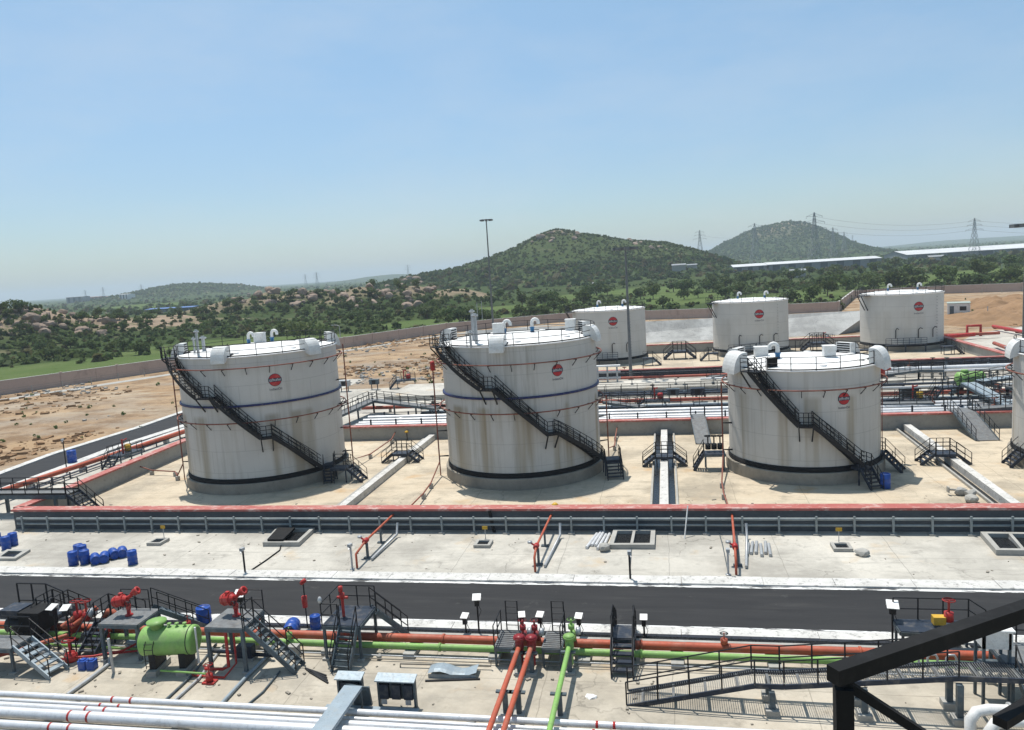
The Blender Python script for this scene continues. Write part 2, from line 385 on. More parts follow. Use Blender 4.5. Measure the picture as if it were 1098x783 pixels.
def hit(x,y):
    d=ray(x,y); n=math.hypot(d.x,d.y); d=d/n; t=60.0
    while t<9000:
        X,Y=d.x*t,d.y*t; z=CAMH+d.z*t
        if z<=hz(X,Y): return V((X,Y,hz(X,Y)))
        t*=1.012
    return None
WALLPX=[(-140,455),(-60,437),(0,424),(181,397.5),(370,373),(479,356.5),(600,345.5),(760,341),(846,336.5),(899,334),(915,320),(1012,315),(1096,312.5),(1200,309)]
WALLP=[at(*q) for q in WALLPX]
_ZC=[]
def zonef(x,y,z):
    g=np.zeros(len(x)); 
    for (px,py,sx,sy) in [(60,396,150,10),(225,371,100,6),(730,318,42,8),(1075,293,45,7),(620,318,30,3),(160,328,35,3),(480,345,70,5),(690,312,50,4),(560,330,60,4),(960,300,50,6),(860,318,60,6),(330,366,60,5),(1000,302,50,4)]:
        c=hit(px,py)
        if c is None: continue
        l=hit(px,py+sy) or c; wd=sx*c.length/FPX; dp=max((c-l).length,6)
        u=c.xy.normalized(); dx,dy=x-c.x,y-c.y
        a=(dx*u.x+dy*u.y)/dp; b=(-dx*u.y+dy*u.x)/wd
        g=np.maximum(g,sstep((1.25-np.hypot(a,b)+fbm(x,y,40,3)*.8)/.4))
    r_=np.zeros(len(x))
    for cx,cy,h,sx,sy in GC:
        e=np.exp(-((x-cx)/sx)**2-((y-cy)/sy)**2); r_=np.maximum(r_,sstep((e+fbm(x,y,18,3)*.9-.34)/.3)*(.9 if cy<400 else .65))
    (px,pz),cy,s=HILLS[0]; r_=np.maximum(r_,.8*sstep((z-50)/9+fbm(x,y,30,3))*(abs(y-900)<200))
    (px,pz),cy,s=HILLS[1]; r_=np.maximum(r_,.7*sstep((z-45)/45+fbm(x,y,90,3)*1.5)*(abs(y-2200)<500))
    return g,r_
def build_ground():
    ang=np.concatenate([np.arange(-180,-52,4.0),np.arange(-52,52,.2),np.arange(52,180,4.0)]); ang=np.radians(ang)
    rr=np.concatenate([[0.5,40],np.geomspace(90,12000,250)])
    A,R=np.meshgrid(ang,rr); X=R*np.sin(A+_w*-1); Y=R*np.cos(A+_w*-1)
    # (the fan is centred on the view direction)
    Z=hfun(X,Y)-.03
    na=len(ang); v=np.stack([X,Y,Z],-1).reshape(-1,3)
    i=np.arange(len(rr)-1)[:,None]*na; j=np.arange(na)[None,:]; j2=(j+1)%na
    f=np.stack([i+j,i+na+j,i+na+j2,i+j2],-1).reshape(-1,4)
    me=bpy.data.meshes.new('ground'); me.from_pydata(v.tolist(),[],f.tolist()); me.materials.append(M.ground)
    me.polygons.foreach_set('use_smooth',np.ones(len(f),bool))
    x,y,z=v.T; g,r_=zonef(x,y,z)
    ca=me.color_attributes.new('zone','FLOAT_COLOR','POINT')
    ca.data.foreach_set('color',np.stack([g,r_,g*0,g*0+1],-1).astype(np.float32).ravel())
    o=bpy.data.objects.new('ground',me); COL.objects.link(o); o['kind']='structure'
build_ground()
mb=MB(); mb.sheet([(-150,-30),(160,-30)]+[(p.x,p.y) for p in reversed(WALLP)],.005); S(mb,'bare_earth',M.dirt)

# air: one even box of haze round everything
hm=bpy.data.materials.new('haze'); hm.use_nodes=True; n_=hm.node_tree; n_.nodes.remove(n_.nodes['Principled BSDF'])
pv=n_.nodes.new('ShaderNodeVolumePrincipled'); pv.inputs['Color'].default_value=(.76,.86,.97,1); pv.inputs['Density'].default_value=1.6e-4
n_.links.new(pv.outputs[0],n_.nodes['Material Output'].inputs['Volume'])
mb=MB(); mb.b2(-13000,13000,-13000,13000,-3,150); hzo=link('haze',mb.mesh('haze',hm)); hzo['kind']='stuff'; hzo['label']='thin blue haze over the far plain'; hzo['category']='haze'

# ------------------------------------------------------------------ ground sheets
def quad(name,pts,z,mat):
    mb=MB(); mb.sheet(pts,z); return S(mb,name,mat)
XR=75; XL=-150
quad('apron_pavement',[(XL,-30),(XR,-30),(XR,35.2),(XL,35.2)],.02,M.apron)
quad('yard_pavement',[(-78,42.85),(XR,42.85),(XR,50.55),(-78,50.55)],.03,M.yard)
quad('side_pavement',[(-62,50.55),(-51.0,50.55),(-52.6,130),(-61,130)],.024,M.yard)
FE=[at(*q) for q in((-80,539),(0,510),(60,487.5),(150,459.5),(191,445))]; NE=[at(*q) for q in((-60,549),(0,525),(60,503),(114,482.5),(201,454.6))]
def ext(a,b,Y): t=(Y-a.y)/(b.y-a.y); return a+(b-a)*t
def edge(L,Y0,Y1): return [ext(L[0],L[1],Y0)]+L[1:-1]+[ext(L[-2],L[-1],Y1)]
fe=edge(FE,45,118); ne=edge(NE,45,118)
quad('side_road',[p.xy for p in ne]+[p.xy for p in reversed(fe)],.03,M.asph)
quad('road',[(XL,36.72),(XR,36.72),(XR,41.58),(XL,41.58)],.035,M.asph)
def kerbline(pts,wd,h,mat,side=1):
    mb=MB()
    for a,b in zip(pts[:-1],pts[1:]):
        d=(b-a).normalized(); n=V((-d.y,d.x,0))*side*wd/2
        mb.bar(a+n+V((0,0,h/2)),b+n+V((0,0,h/2)),wd,h)
    return mb
S(kerbline(fe,1.0,.14,M.kerb),'side_road_kerb',M.kerb)
S(kerbline(ne,1.3,.14,M.kerb,-1),'side_road_kerb',M.kerb)
def kerb_run(y0,y1,x0,x1,h):
    mb=MB(); x=x0
    while x<x1:
        L=random.uniform(3.2,6.5); e=min(x+L,x1); mb.b2(x,e-.025,y0,y1+random.uniform(-.015,.015),0,h+random.uniform(-.01,.01)); x=e
    return mb
S(kerb_run(41.75,42.8,XL,XR,.14),'road_kerb',M.kerb)
S(kerb_run(35.75,36.5,XL,XR,.14),'road_kerb',M.kerb)
# painted edge strips, worn
def worn():
    m,nt,b=nodes('worn_white_edge_paint'); p=pos(nt)
    col=mix(nt,ramp(nt,noise(nt,pos(nt,(.35,2.5,1)),1.6,5,.7),[(.50,0.0),(.55,1.0)]),(.68,.68,.66),(.06,.06,.06))
    nt.links.new(col,b.inputs['Base Color']); b.inputs['Roughness'].default_value=.7; return m
M.worn=worn()
quad('road_edge_line',[(XL,41.46),(XR,41.46),(XR,41.74),(XL,41.74)],.045,M.worn)
quad('road_edge_line',[(XL,36.51),(XR,36.51),(XR,36.82),(XL,36.82)],.045,M.worn)
quad('drain_channel',[(XL,35.2),(XR,35.2),(XR,35.74),(XL,35.74)],.012,M.dark)
quad('yard_edge_joint',[(-78,42.81),(XR,42.81),(XR,42.95),(-78,42.95)],.036,M.plinth)
# tank bay floor
quad('bay_floor',[(-51.2,51.2),(XR,51.2),(XR,79.8),(-52.2,79.8)],.04,M.bay)
quad('corridor_pavement',[(-58,80.3),(XR,80.3),(XR,118),(-58,118)],.03,M.yard)
quad('far_bay_floor',[(-24,118.4),(48,118.4),(48,150.6),(-24,150.6)],.04,M.bay)
mb=MB(); mb.b2(-40,30,105,116.5,0,.75); S(mb,'raised_slab',M.yard)
# sloped concrete embankment behind the far tanks
mb=MB(); ex0,ex1=-45,36
vs=[(ex0,170.4,0),(ex1,170.4,0),(ex1+9,178,4.3),(ex0,174.5,4.3),(ex0,180,0),(ex1+9,182,0)]
mb.add(vs,[(0,1,2,3),(3,2,5,4),(1,5,2),(0,3,4)]); S(mb,'embankment',M.emb)
c0,c1,c2=at(880,361),at(917,363),at(925,338,4.2)
# right-hand service road of pale concrete curving past the far tanks
rp=[at(1022,372),at(1035,378),at(1060,390),at(1120,400),at(1150,372),at(1100,350),at(1050,357),at(1030,366)]
quad('service_path',[p.xy for p in rp],.028,M.yard)
quad('far_pavement',[(48.6,100),(95,100),(95,119),(60,150),(48.6,151)],.018,M.yard)
quad('far_side_path',[(-40,155),(47,155),(47,169),(-40,169)],.022,M.apron)
# heaps of dug soil on the right
def heap(pts,name='soil_heap'):
    mb=MB(); xs=np.linspace(-1,1,40); 
    for (c,sx,sy,h) in pts:
        X,Y=np.meshgrid(xs,xs); r=np.hypot(X,Y); z=h*1.25*np.clip(1-r,0,1)**.7*(1+1.6*fbm(X*sx+c.x,Y*sy+c.y,6,4)+1.0*fbm(X*sx+c.x+50,Y*sy+c.y,2.2,3))-.05
        v=np.stack([X*sx+c.x,Y*sy+c.y,z],-1).reshape(-1,3); n=40
        fs=[(a*n+b,a*n+b+1,(a+1)*n+b+1,(a+1)*n+b) for a in range(n-1) for b in range(n-1)]
        mb.add(v.tolist(),fs,True)
    return S(mb,name,M.soil)
heap([(at(random.uniform(1052,1150),random.uniform(324,346)),random.uniform(5,11),random.uniform(5,11),random.uniform(1.0,2.2)) for k in range(34)])
# ------------------------------------------------------------------ steelwork helpers
def rail(mb,pts,h=1.05,sp=1.3,r=.028,mid=1,toe=False,closed=False,n=5):
    pts=[V(p) for p in pts]; Z=V((0,0,1)); L=pts+([pts[0]] if closed else [])
    levels=[h]+[h*(k+1)/(mid+1) for k in range(mid)]
    for z in levels: mb.path([p+Z*z for p in pts],r,n,not closed,closed,False)
    if toe: 
        for a,b in zip(L[:-1],L[1:]): mb.bar(a+Z*.07,b+Z*.07,.02,.14)
    for a,b in zip(L[:-1],L[1:]):
        d=(b-a).length; k=max(1,round(d/sp))
        for i in range(k+1 if (b is L[-1] and not closed) else k): p=a+(b-a)*(i/k); mb.tube(p,p+Z*h,r*1.15,n)
    return mb
_tread={}
def tread_mesh(w,d,mat):
    k=(round(w,2),round(d,2),mat.name)
    if k not in _tread: mb=MB(); mb.box((0,0,0),(d,w,.035)); mb.box((-d/2+.01,0,-.03),(.02,w,.06)); _tread[k]=mb.mesh('tread',mat)
    return _tread[k]
def flight(par,a,b,w,mat,railmat=None,rails=(-1,1),step=.21,sep=True,rh=1.0,rr=.026):
    """straight flight from low a to high b (centre line), children of par: stringers, treads, handrails"""
    a=V(a);b=V(b);d=V((b.x-a.x,b.y-a.y,0)); L=d.length; d.normalize(); n=V((-d.y,d.x,0)); rz=math.atan2(d.y,d.x)
    for s in(-1,1):
        mb=MB(); mb.bar(a+n*s*w/2,b+n*s*w/2,.06,.24); P(mb,'stringer',mat,par)
    k=max(2,int((b.z-a.z)/step)); tm=tread_mesh(w-.07,L/k*.95,mat)
    for i in range(1,k):
        p=a+(b-a)*(i/k); P(tm,'tread',None,par,loc=p+V((0,0,.03)),rz=rz)
    for s in rails:
        mb=MB(); rail(mb,[a+n*s*w/2,b+n*s*w/2],rh,1.1,rr); P(mb,'handrail',railmat or M.blk,par)
def deckplate(par,x0,x1,y0,y1,z,legs=True,mat=None,dmat=None,leg=.12,foot=True,inset=.1,legpos=None):
    mat=mat or M.steel; mb=MB(); mb.b2(x0,x1,y0,y1,z-.04,z); P(mb,'deck',dmat or M.deck,par)
    mb=MB()
    for y in(y0,y1): mb.b2(x0,x1,y-.04,y+.04,z-.22,z-.042)
    for x in(x0,x1): mb.b2(x-.04,x+.04,y0+.045,y1-.045,z-.22,z-.042)
    P(mb,'edge_beam',mat,par)
    if legs:
        for x in(x0+inset,x1-inset):
            for y in(y0+inset,y1-inset):
                m2=MB(); m2.b2(x-leg/2,x+leg/2,y-leg/2,y+leg/2,.12 if foot else 0,z-.045); P(m2,'leg',mat,par)
                if foot: m3=MB(); m3.b2(x-.17,x+.17,y-.17,y+.17,0,.12); P(m3,'footing',M.block,par)

# ------------------------------------------------------------------ storage tanks
def textmesh(body,size):
    cu=bpy.data.curves.new('lettering','FONT'); cu.body=body; cu.size=size; cu.align_x='CENTER'; cu.align_y='CENTER'; cu.extrude=0; cu.resolution_u=3
    o=bpy.data.objects.new('lettering',cu); COL.objects.link(o); bpy.context.view_layer.update()
    me=bpy.data.meshes.new_from_object(o.evaluated_get(bpy.context.evaluated_depsgraph_get())); bpy.data.objects.remove(o)
    vs=[v.co.copy() for v in me.vertices]; fs=[tuple(p.vertices) for p in me.polygons]; bpy.data.meshes.remove(me)
    return vs,fs
LAT=textmesh('IndianOil',1.0)
try: DEV=textmesh('\u0907\u0902\u0921\u093f\u092f\u0928\u0911\u092f\u0932',1.0)
except Exception: DEV=None
def fit(vf,w):
    vs,fs=vf
    if not vs: return vs,fs
    xs=[v.x for v in vs]; ys=[v.y for v in vs]; k=w/(max(xs)-min(xs)); cx=(max(xs)+min(xs))/2; cy=(max(ys)+min(ys))/2
    return [V(((v.x-cx)*k,(v.y-cy)*k,0)) for v in vs],fs
def pol(r,th,z=0.0): return V((r*math.cos(th),r*math.sin(th),z))
def roundel(tank,r,th,z,R):
    def wrap(vs,dr): return [pol(r+dr,th+v.x/r,z+v.y) for v in vs]
    root=MB(); n=32
    def disc(mb,rad_,dr):
        vs=[];fs=[]; m=10
        for j in range(m+1):
            y=-rad_*math.cos(PI*j/m); hw=math.sqrt(max(rad_**2-y*y,0))
            for i in range(9): vs.append(V((hw*(i/4-1),y,0)))
        for j in range(m):
            for i in range(8): fs.append((j*9+i,j*9+i+1,(j+1)*9+i+1,(j+1)*9+i))
        mb.add(wrap(vs,dr),fs,True)
    disc(root,R*1.05,.012); ob=P(root,'roundel',M.letter,tank)
    mb=MB(); disc(mb,R*.97,.022); P(mb,'red_disc',M.logo,ob)
    mb=MB(); vs=[];fs=[]
    for i in range(13):
        x=-R*1.06+R*2.12*i/12
        vs+= [V((x,-R*.30,0)),V((x,R*.30,0))]
    fs=[(2*i,2*i+2,2*i+3,2*i+1) for i in range(12)]
    mb.add(wrap(vs,.032),fs); P(mb,'band',M.letter,ob)
    src=DEV if DEV and DEV[0] else LAT
    vs,fs=fit(src,R*1.85); hs=max(v.y for v in vs); vs=[V((v.x,v.y*min(1.6,R*.27/hs),0)) for v in vs]
    mb=MB(); mb.add(wrap(vs,.045),fs); P(mb,'lettering',M.wht,ob)
    vs,fs=fit(LAT,R*2.0); mb=MB(); mb.add(wrap([V((v.x,v.y-R*1.5,0)) for v in vs],.012),fs); P(mb,'lettering',M.letter,tank)
def hood(tank,r,h,thd,w=1.5,ho=1.0,out=.55,inn=.7,mat=None):   # quarter-round foam chamber straddling the rim
    th=rad(thd); u=[(-inn,0.05),(-inn,ho)]; 
    for k in range(9):
        a=PI/2*k/8; u.append((-inn*.35+(out+inn*.35)*math.sin(a),(ho+.45)*math.cos(a)-.45))
    mb=MB(); t=V((-math.sin(th),math.cos(th),0)); vs=[]
    for s in(-1,1):
        for a,z in u: vs.append(pol(r+a,th,h+z)+t*(s*w/2))
    n=len(u); fs=[tuple(range(n)),tuple(range(2*n-1,n-1,-1))]+[(i,n+i,n+(i+1)%n,(i+1)%n) for i in range(n)]
    mb.add(vs,fs); o=P(mb,'foam_hood',mat or M.white,tank)
    mb=MB(); 
    for k in range(5):
        q=pol(r-inn-.012,th,h+.12+.2*k); mb.bar(q-t*w*.42,q+t*w*.42,.02,.12)
    P(mb,'grille',M.blk,o)
    mb=MB(); mb.tube(pol(r-inn+.1,th,h+.12)+t*w*.4,pol(r-inn-.5,th,h+.12)+t*w*.4,.16,10); P(mb,'inlet_pipe',M.blk,o)
def gooseneck(tank,p,s=1.0,flip=1):
    mb=MB(); z=p.z; pts=[p+V((0,0,.55*s)),p+V((0,0,1.0*s))]+[p+V((flip*.32*s*(1-math.cos(a)),0,1.0*s+.35*s*math.sin(a))) for a in (PI*k/6 for k in range(1,7))]+[p+V((flip*.64*s,0,.85*s))]
    mb.path(pts,.17*s,10); o=P(mb,'vent_pipe',M.white,tank)
    mb=MB(); mb.lathe([(0,0),(.2*s,0),(.2*s,.5*s),(.26*s,.5*s),(.26*s,.58*s),(0,.58*s)],12,p); P(mb,'vent_valve',M.flange,o)
def tank(name,label,c,r,h,z0=.95,stair=None,rings=(),navy=None,logo=None,hoods=(),necks=(),boxes=(),pipes=(),group='storage tanks',seed=0,amount=.5,railing=True,white=.56,fard=False,skirt=True,risers=()):
    t=T(name,label,'storage tank',(c[0],c[1],0),0,group)
    shell=streaked('tank_paint',(white,white*.97,white*.905),amount,seed)
    N_=72
    mb=MB(); mb.lathe([(r+.32,0),(r+.30,z0-.03),(r+.27,z0),(0,z0)],N_,smooth=False); P(mb,'plinth',M.plinth,t)
    mb=MB(); mb.lathe([(r+.10,z0+.001),(r+.10,z0+.40),(r+.012,z0+.42)],N_); P(mb,'skirt_band',M.rubber,t)
    mb=MB(); mb.lathe([(r,z0+.002),(r,h)],N_); P(mb,'shell',shell,t)
    mb=MB(); mb.lathe([(r+.002,h-.07),(r+.09,h-.07),(r+.09,h+.03),(r-.05,h+.03),(r*.7,h+.24),(r*.35,h+.40),(0,h+.45)],N_); P(mb,'roof',M.roof,t)
    if navy:
        for zz,rr in navy:
            mb=MB(); mb.lathe([(r+.003,zz-.10),(r+.16,zz-.075),(r+.16,zz+.075),(r+.003,zz+.10)],N_); P(mb,'wind_girder',M.navy,t)
    brk=MB(); brk.bar((0,0,-.02),(.55,0,-.02),.06); brk.bar((.02,0,-.55),(.5,0,-.04),.05)
    brm=brk.mesh('bracket',M.blk)
    for zz in rings:
        mb=MB(); mb.path([pol(r+.48,2*PI*k/96,zz+.06) for k in range(96)],.055,6,closed=True); o=P(mb,'spray_ring',M.rust,t)
        for k in range(24):
            a=2*PI*(k+.35)/24; P(brm,'bracket',None,o,loc=pol(r,a,zz),rz=a)
    if railing:
        k0=0
        if stair:
            a0=rad(stair[0][0])+ .02; a1=a0-.0
            pts=[pol(r-.02,a0+rad(9)+(2*PI-rad(11))*k/60,h+.02) for k in range(61)]; mb=MB(); rail(mb,pts,1.05,2.2,.026,1)
            # thin the posts: rail() places one per segment of the polyline
        else:
            pts=[pol(r-.02,2*PI*k/60,h+.02) for k in range(60)]; mb=MB()
        mb=MB()
        for z in(.55,1.05): mb.path([p+V((0,0,z)) for p in pts],.026,5,closed=not stair)
        for i in range(0,60,3): mb.tube(pts[i],pts[i]+V((0,0,1.05)),.032,5)
        for p,q in zip(pts[:-1],pts[1:]): mb.bar(p+V((0,0,.08)),q+V((0,0,.08)),.015,.1)
        P(mb,'roof_railing',M.blk,t)
    if stair:
        ri,ro=r+.12,r+.92
        for (ta,za),(tb,zb) in zip(stair[:-1],stair[1:]):
            a,b=rad(ta),rad(tb); m=max(2,int(abs(tb-ta)/2.5))
            if abs(za-zb)<.25:                 # landing
                mb=MB(); fs=[];vs=[]
                for i in range(m+1):
                    th=a+(b-a)*i/m; vs+= [pol(ri-.1,th,za),pol(ro+.06,th,za),pol(ro+.06,th,za-.12),pol(ri-.1,th,za-.12)]
                for i in range(m):
                    for q in range(4): fs.append((4*i+q,4*i+(q+1)%4,4*i+4+(q+1)%4,4*i+4+q))
                fs+=[(0,3,2,1),(4*m,4*m+1,4*m+2,4*m+3)]
                mb.add(vs,fs); o=P(mb,'landing',M.blk,t)
                for th in(a,b):
                    mb=MB(); mb.bar(pol(r,th,za-1.35),pol(ro,th,za-.1),.09); mb.bar(pol(r,th,za-.13),pol(ro,th,za-.13),.09); P(mb,'bracket',M.blk,o)
                mb=MB(); rail(mb,[pol(ro,a+(b-a)*i/m,za) for i in range(m+1)],1.05,.9,.03,2)
                P(mb,'handrail',M.blk,t); continue
            for rr in(ri,ro):
                mb=MB(); q=[pol(rr,a+(b-a)*i/m,za+(zb-za)*i/m) for i in range(m+1)]
                for u,v in zip(q[:-1],q[1:]): mb.bar(u,v,.06,.32)
                P(mb,'stringer',M.blk,t)
                mb=MB()
                for z in(.36,.72,1.05): mb.path([p+V((0,0,z)) for p in q],.03,5)
                for i in range(0,m+1,2 if m>6 else 1): mb.tube(q[i],q[i]+V((0,0,1.05)),.032,5)
                P(mb,'handrail',M.blk,t)
            k=int(abs(zb-za)/.23); tm=tread_mesh(ro-ri-.06,.27,M.blk)  # black colour of treads and stringers carries the shade of the stair underside
            for i in range(1,k):
                th=a+(b-a)*i/k; P(tm,'tread',None,t,loc=pol((ri+ro)/2,th,za+(zb-za)*i/k),rz=th+PI/2)
        # head platform: deck, cage of rails and raking struts
        a=rad(stair[0][0]); mb=MB(); vs=[]
        mb=MB(); mb.box(pol(r+.45,a+.04,h-.02),(1.5,1.5,.08),a+.04); o=P(mb,'head_platform',M.blk,t)
        tq=V((-math.sin(a+.04),math.cos(a+.04),0)); b0=pol(r+1.2,a+.04,h)
        mb=MB(); rail(mb,[pol(r+.0,a+.04,h)+tq*.75,b0+tq*.75,b0-tq*.75],1.05,.75,.03,2); P(mb,'handrail',M.blk,o)
        for s in(-.7,.7): mb=MB(); mb.bar(pol(r+.02,a+.04,h-1.5)+tq*s,b0+tq*s-V((0,0,.1)),.09); P(mb,'bracket',M.blk,o)
    if logo: roundel(t,r,rad(logo[0]),logo[1],logo[2])
    for q in hoods: hood(t,r,h,*q)
    for x,y,s,f in necks:
        rr=math.hypot(x,y); gooseneck(t,V((x,y,h+.45*(1-rr/r)+.02)),s,f)
    for x,y,sx,sy,sz,mt in boxes:
        rr=math.hypot(x,y); z=h+.42*(1-rr/r); mb=MB(); mb.b2(x-sx/2,x+sx/2,y-sy/2,y+sy/2,z-.05,z+sz); mb.b2(x-sx/2-.04,x+sx/2+.04,y-sy/2-.04,y+sy/2+.04,z+sz+.002,z+sz+.06); P(mb,'roof_hatch',mt,t)
    for x,y,hh,rr_ in pipes:
        z=h+.42*(1-math.hypot(x,y)/r); mb=MB(); mb.tube((x,y,z-.05),(x,y,z+hh),rr_,8); mb.lathe([(0,z+hh-.25),(rr_*1.9,z+hh-.25),(rr_*1.9,z+hh-.12),(0,z+hh-.12)],10,(x,y,0)); P(mb,'gauge_pipe',M.galv,t)
    # roof manholes
    mm=MB(); mm.lathe([(.3,0),(.3,.12),(0,.14)],10); mm=mm.mesh('manhole',M.roof)
    for k in range(7): P(mm,'manhole',None,t,loc=pol(r*.78,2*PI*k/7+.4,h+.14))
    # shell manway and bottom nozzle
    return t
def local(c,px,py,z):
    p=at(px,py,z); return p.x-c[0],p.y-c[1]
C1,C2,C3=(-37.46,66.61),(-12.61,67.12),(11.24,66.94)
def roofpt(c,h,px,py): return local(c,px,py,h+.2)
n1=[roofpt(C1,12,267,369),roofpt(C1,12,292,366)]
tank('storage_tank','tall white storage tank nearest the side road, farthest left of the front row',C1,7.15,12.0,.95,
 [(-142,12.02),(-103.5,8.7),(-93,8.7),(-64.4,4.95),(-57.5,4.95),(-28,1.5)],rings=(11.0,6.3),navy=((7.75,0),),logo=(-51.6,9.75,.53),
 hoods=[(-86.8,1.25,.95),(-22,1.35,.95),(-160,1.3,1.05),(38,1.2)],necks=[(*n1[0],.85,1),(*n1[1],.9,1)],boxes=[(*roofpt(C1,12,279,367),.9,.9,1.05,M.white)],
 pipes=[(*roofpt(C1,12,209,379),1.6,.09),(*roofpt(C1,12,213,381),2.4,.12),(*roofpt(C1,12,219,377),1.5,.16)],seed=1.0,amount=.5,white=.56)
n2=[roofpt(C2,11.85,541,361),roofpt(C2,11.85,571,359)]
tank('storage_tank','tall white storage tank streaked with brown runs, in the middle of the front row',C2,6.82,11.85,.97,
 [(-145,11.87),(-104.7,8.5),(-96.4,8.5),(-64.8,4.6),(-57.9,4.6),(-20,1.45)],rings=(10.35,6.35),navy=((7.6,0),),logo=(-52.7,9.6,.48),
 hoods=[(-93.5,1.2,.95),(-8,1.5,.95),(172,1.4,1.1),(30,1.1)],necks=[(*n2[0],.9,1),(*n2[1],.9,1)],boxes=[(*roofpt(C2,11.85,535,362),.9,.8,1.1,M.white),(*roofpt(C2,11.85,612,354),.9,.9,1.1,M.white)],
 pipes=[(*roofpt(C2,11.85,508,366),2.8,.13),(*roofpt(C2,11.85,511,368),2.6,.15),(*roofpt(C2,11.85,505,370),1.4,.1)],seed=4.0,amount=.85,white=.54)
n3=[roofpt(C3,8.9,834,387)]
tank('storage_tank','shorter broad white storage tank with rounded hoods at both sides of its roof',C3,5.95,8.9,1.0,
 [(-134.4,8.92),(-101.6,4.8),(-93,4.8),(-60,1.45)],rings=(7.4,),logo=(-69.4,6.65,.46),
 hoods=[(-157,2.0,1.25,.7,.5),(-27,2.0,1.25,.7,.5),(150,1.6),(40,1.5)],necks=[(*n3[0],1.0,-1)],boxes=[(*roofpt(C3,8.9,889,385),.9,.9,1.0,M.white),(*roofpt(C3,8.9,816,383),1.1,.9,.9,M.white),(*roofpt(C3,8.9,828,393),.8,.12,.75,M.rubber)],
 pipes=[],seed=8.0,amount=.6,white=.56)
C7=(33.5,66.6)
tank('storage_tank','white storage tank cut off by the right edge of the picture',C7,6.0,8.9,1.0,None,rings=(7.4,),hoods=[(170,1.8),(-100,1.8)],seed=11,amount=.5,white=.56)
C4,C5,C6=(-9.55,142.4),(15.78,146.3),(41.25,145.9)
for i,(c,lab,lg) in enumerate(((C4,'plain white tank behind the middle front tank, partly hidden by it',(-80,7.75)),(C5,'plain white tank in the middle of the back row, above the short front tank',(-82.5,7.5)),(C6,'plain white tank at the right of the back row, beside the soil heaps',(-82,7.5)))):
    t=tank('storage_tank',lab,c,6.6,9.55,.8,None,logo=(lg[0],lg[1],.75),seed=20+i*3,amount=.12,white=.58,necks=[(-2,.5,.9,1),(2.6,-.3,.9,1)],group='back row of storage tanks')
    mb=MB(); p0=pol(6.6,rad(205),9.5)
    mb.box(pol(7.2,rad(200),9.5),(1.6,2.2,.1),rad(200)); rail(mb,[pol(7.9,rad(190),9.5),pol(7.9,rad(212),9.5)],1.1,.6,.04,1); mb.bar(pol(6.62,rad(203),6.9),pol(7.9,rad(203),9.4),.12); mb.bar(pol(6.62,rad(195),6.9),pol(7.9,rad(195),9.4),.12)
    P(mb,'head_platform',M.blk,t)
    mb=MB()
    for k in range(16): mb.bar(pol(6.68,rad(-52),1.4+.5*k)-V((.0,.18,0)),pol(6.68,rad(-52),1.4+.5*k)+V((.0,.18,0)),.05)
    P(mb,'rung',M.blk,t)
    mb=MB(); rail(mb,[V((-4.5,-7.6,1.3)),V((1.8,-7.8,1.3))],1.1,.9,.035,2); mb.b2(-4.5,1.8,-8.0,-7.0,1.2,1.3); 
    for x in(-4.3,-1.5,1.6): mb.b2(x-.08,x+.08,-7.9,-7.7,0,1.2)
    P(mb,'side_platform',M.dkblue,t)
    for x in(-2.6,.8,3.4):
        mb=MB(); mb.path([pol(6.75,rad(-90)+x/6.6,2.2),pol(6.75,rad(-90)+x/6.6,3.6),pol(6.95,rad(-90)+(x+.2)/6.6,3.95),pol(7.1,rad(-90)+(x+.5)/6.6,3.8)],.07,6); P(mb,'hooked_pipe',M.blk,t)
# ------------------------------------------------------------------ dyke walls
def wall(name,label,x0,y0,x1,y1,h,th=.5,cop=.75,face=None,cat='dyke wall',group=None,ext_=0):
    t=T(name,label,cat,(0,0,0),0,group); a=V((x0,y0,0));b=V((x1,y1,0)); d=(b-a).normalized()
    mb=MB(); mb.bar(a+V((0,0,(h-.16)/2)),b+V((0,0,(h-.16)/2)),th,h-.16); P(mb,'wall_body',face or M.wall,t)
    mb=MB(); L=(b-a).length; s=0
    mb.bar(a-d*ext_+V((0,0,h-.078)),b+d*ext_+V((0,0,h-.078)),cop,.155); P(mb,'coping',M.redtop,t)
    return t
# front wall: outer face coloured dark to stand for its shade, pale inside
t=wall('dyke_wall','long front dyke wall with a dark face and red coping beside the yard',-50.95,50.85,XR,50.85,1.62,.5,.95,M.wall)
mb=MB(); mb.b2(-50.95,XR,50.585,50.597,.02,1.46); P(mb,'painted_shade_face',M.wallf,t)
wall('dyke_wall','left dyke wall with red coping running back beside the red pipe and side road',-50.95,51.12,-52.25,79.3,1.62,.5,.95)
wall('dyke_wall','grey dyke wall with red coping across the back of the front tank bay',-52.5,79.9,XR,79.9,1.62,.5,.8)
t=wall('dyke_wall','dark dyke wall in front of the three back tanks',-24.0,118,48.3,118,1.62,.5,.8)
mb=MB(); mb.b2(-24,48.3,117.735,117.747,.05,1.46); P(mb,'painted_shade_face',M.wallf,t)  # same shade-coloured sheet on the far wall
wall('dyke_wall','red topped wall at the right end of the back tank bay',48.05,118.27,48.05,150.4,1.62,.5,.9)
wall('dyke_wall','wall with red coping behind the three back tanks',-24,150.8,48.3,150.8,1.75,.5,.8)
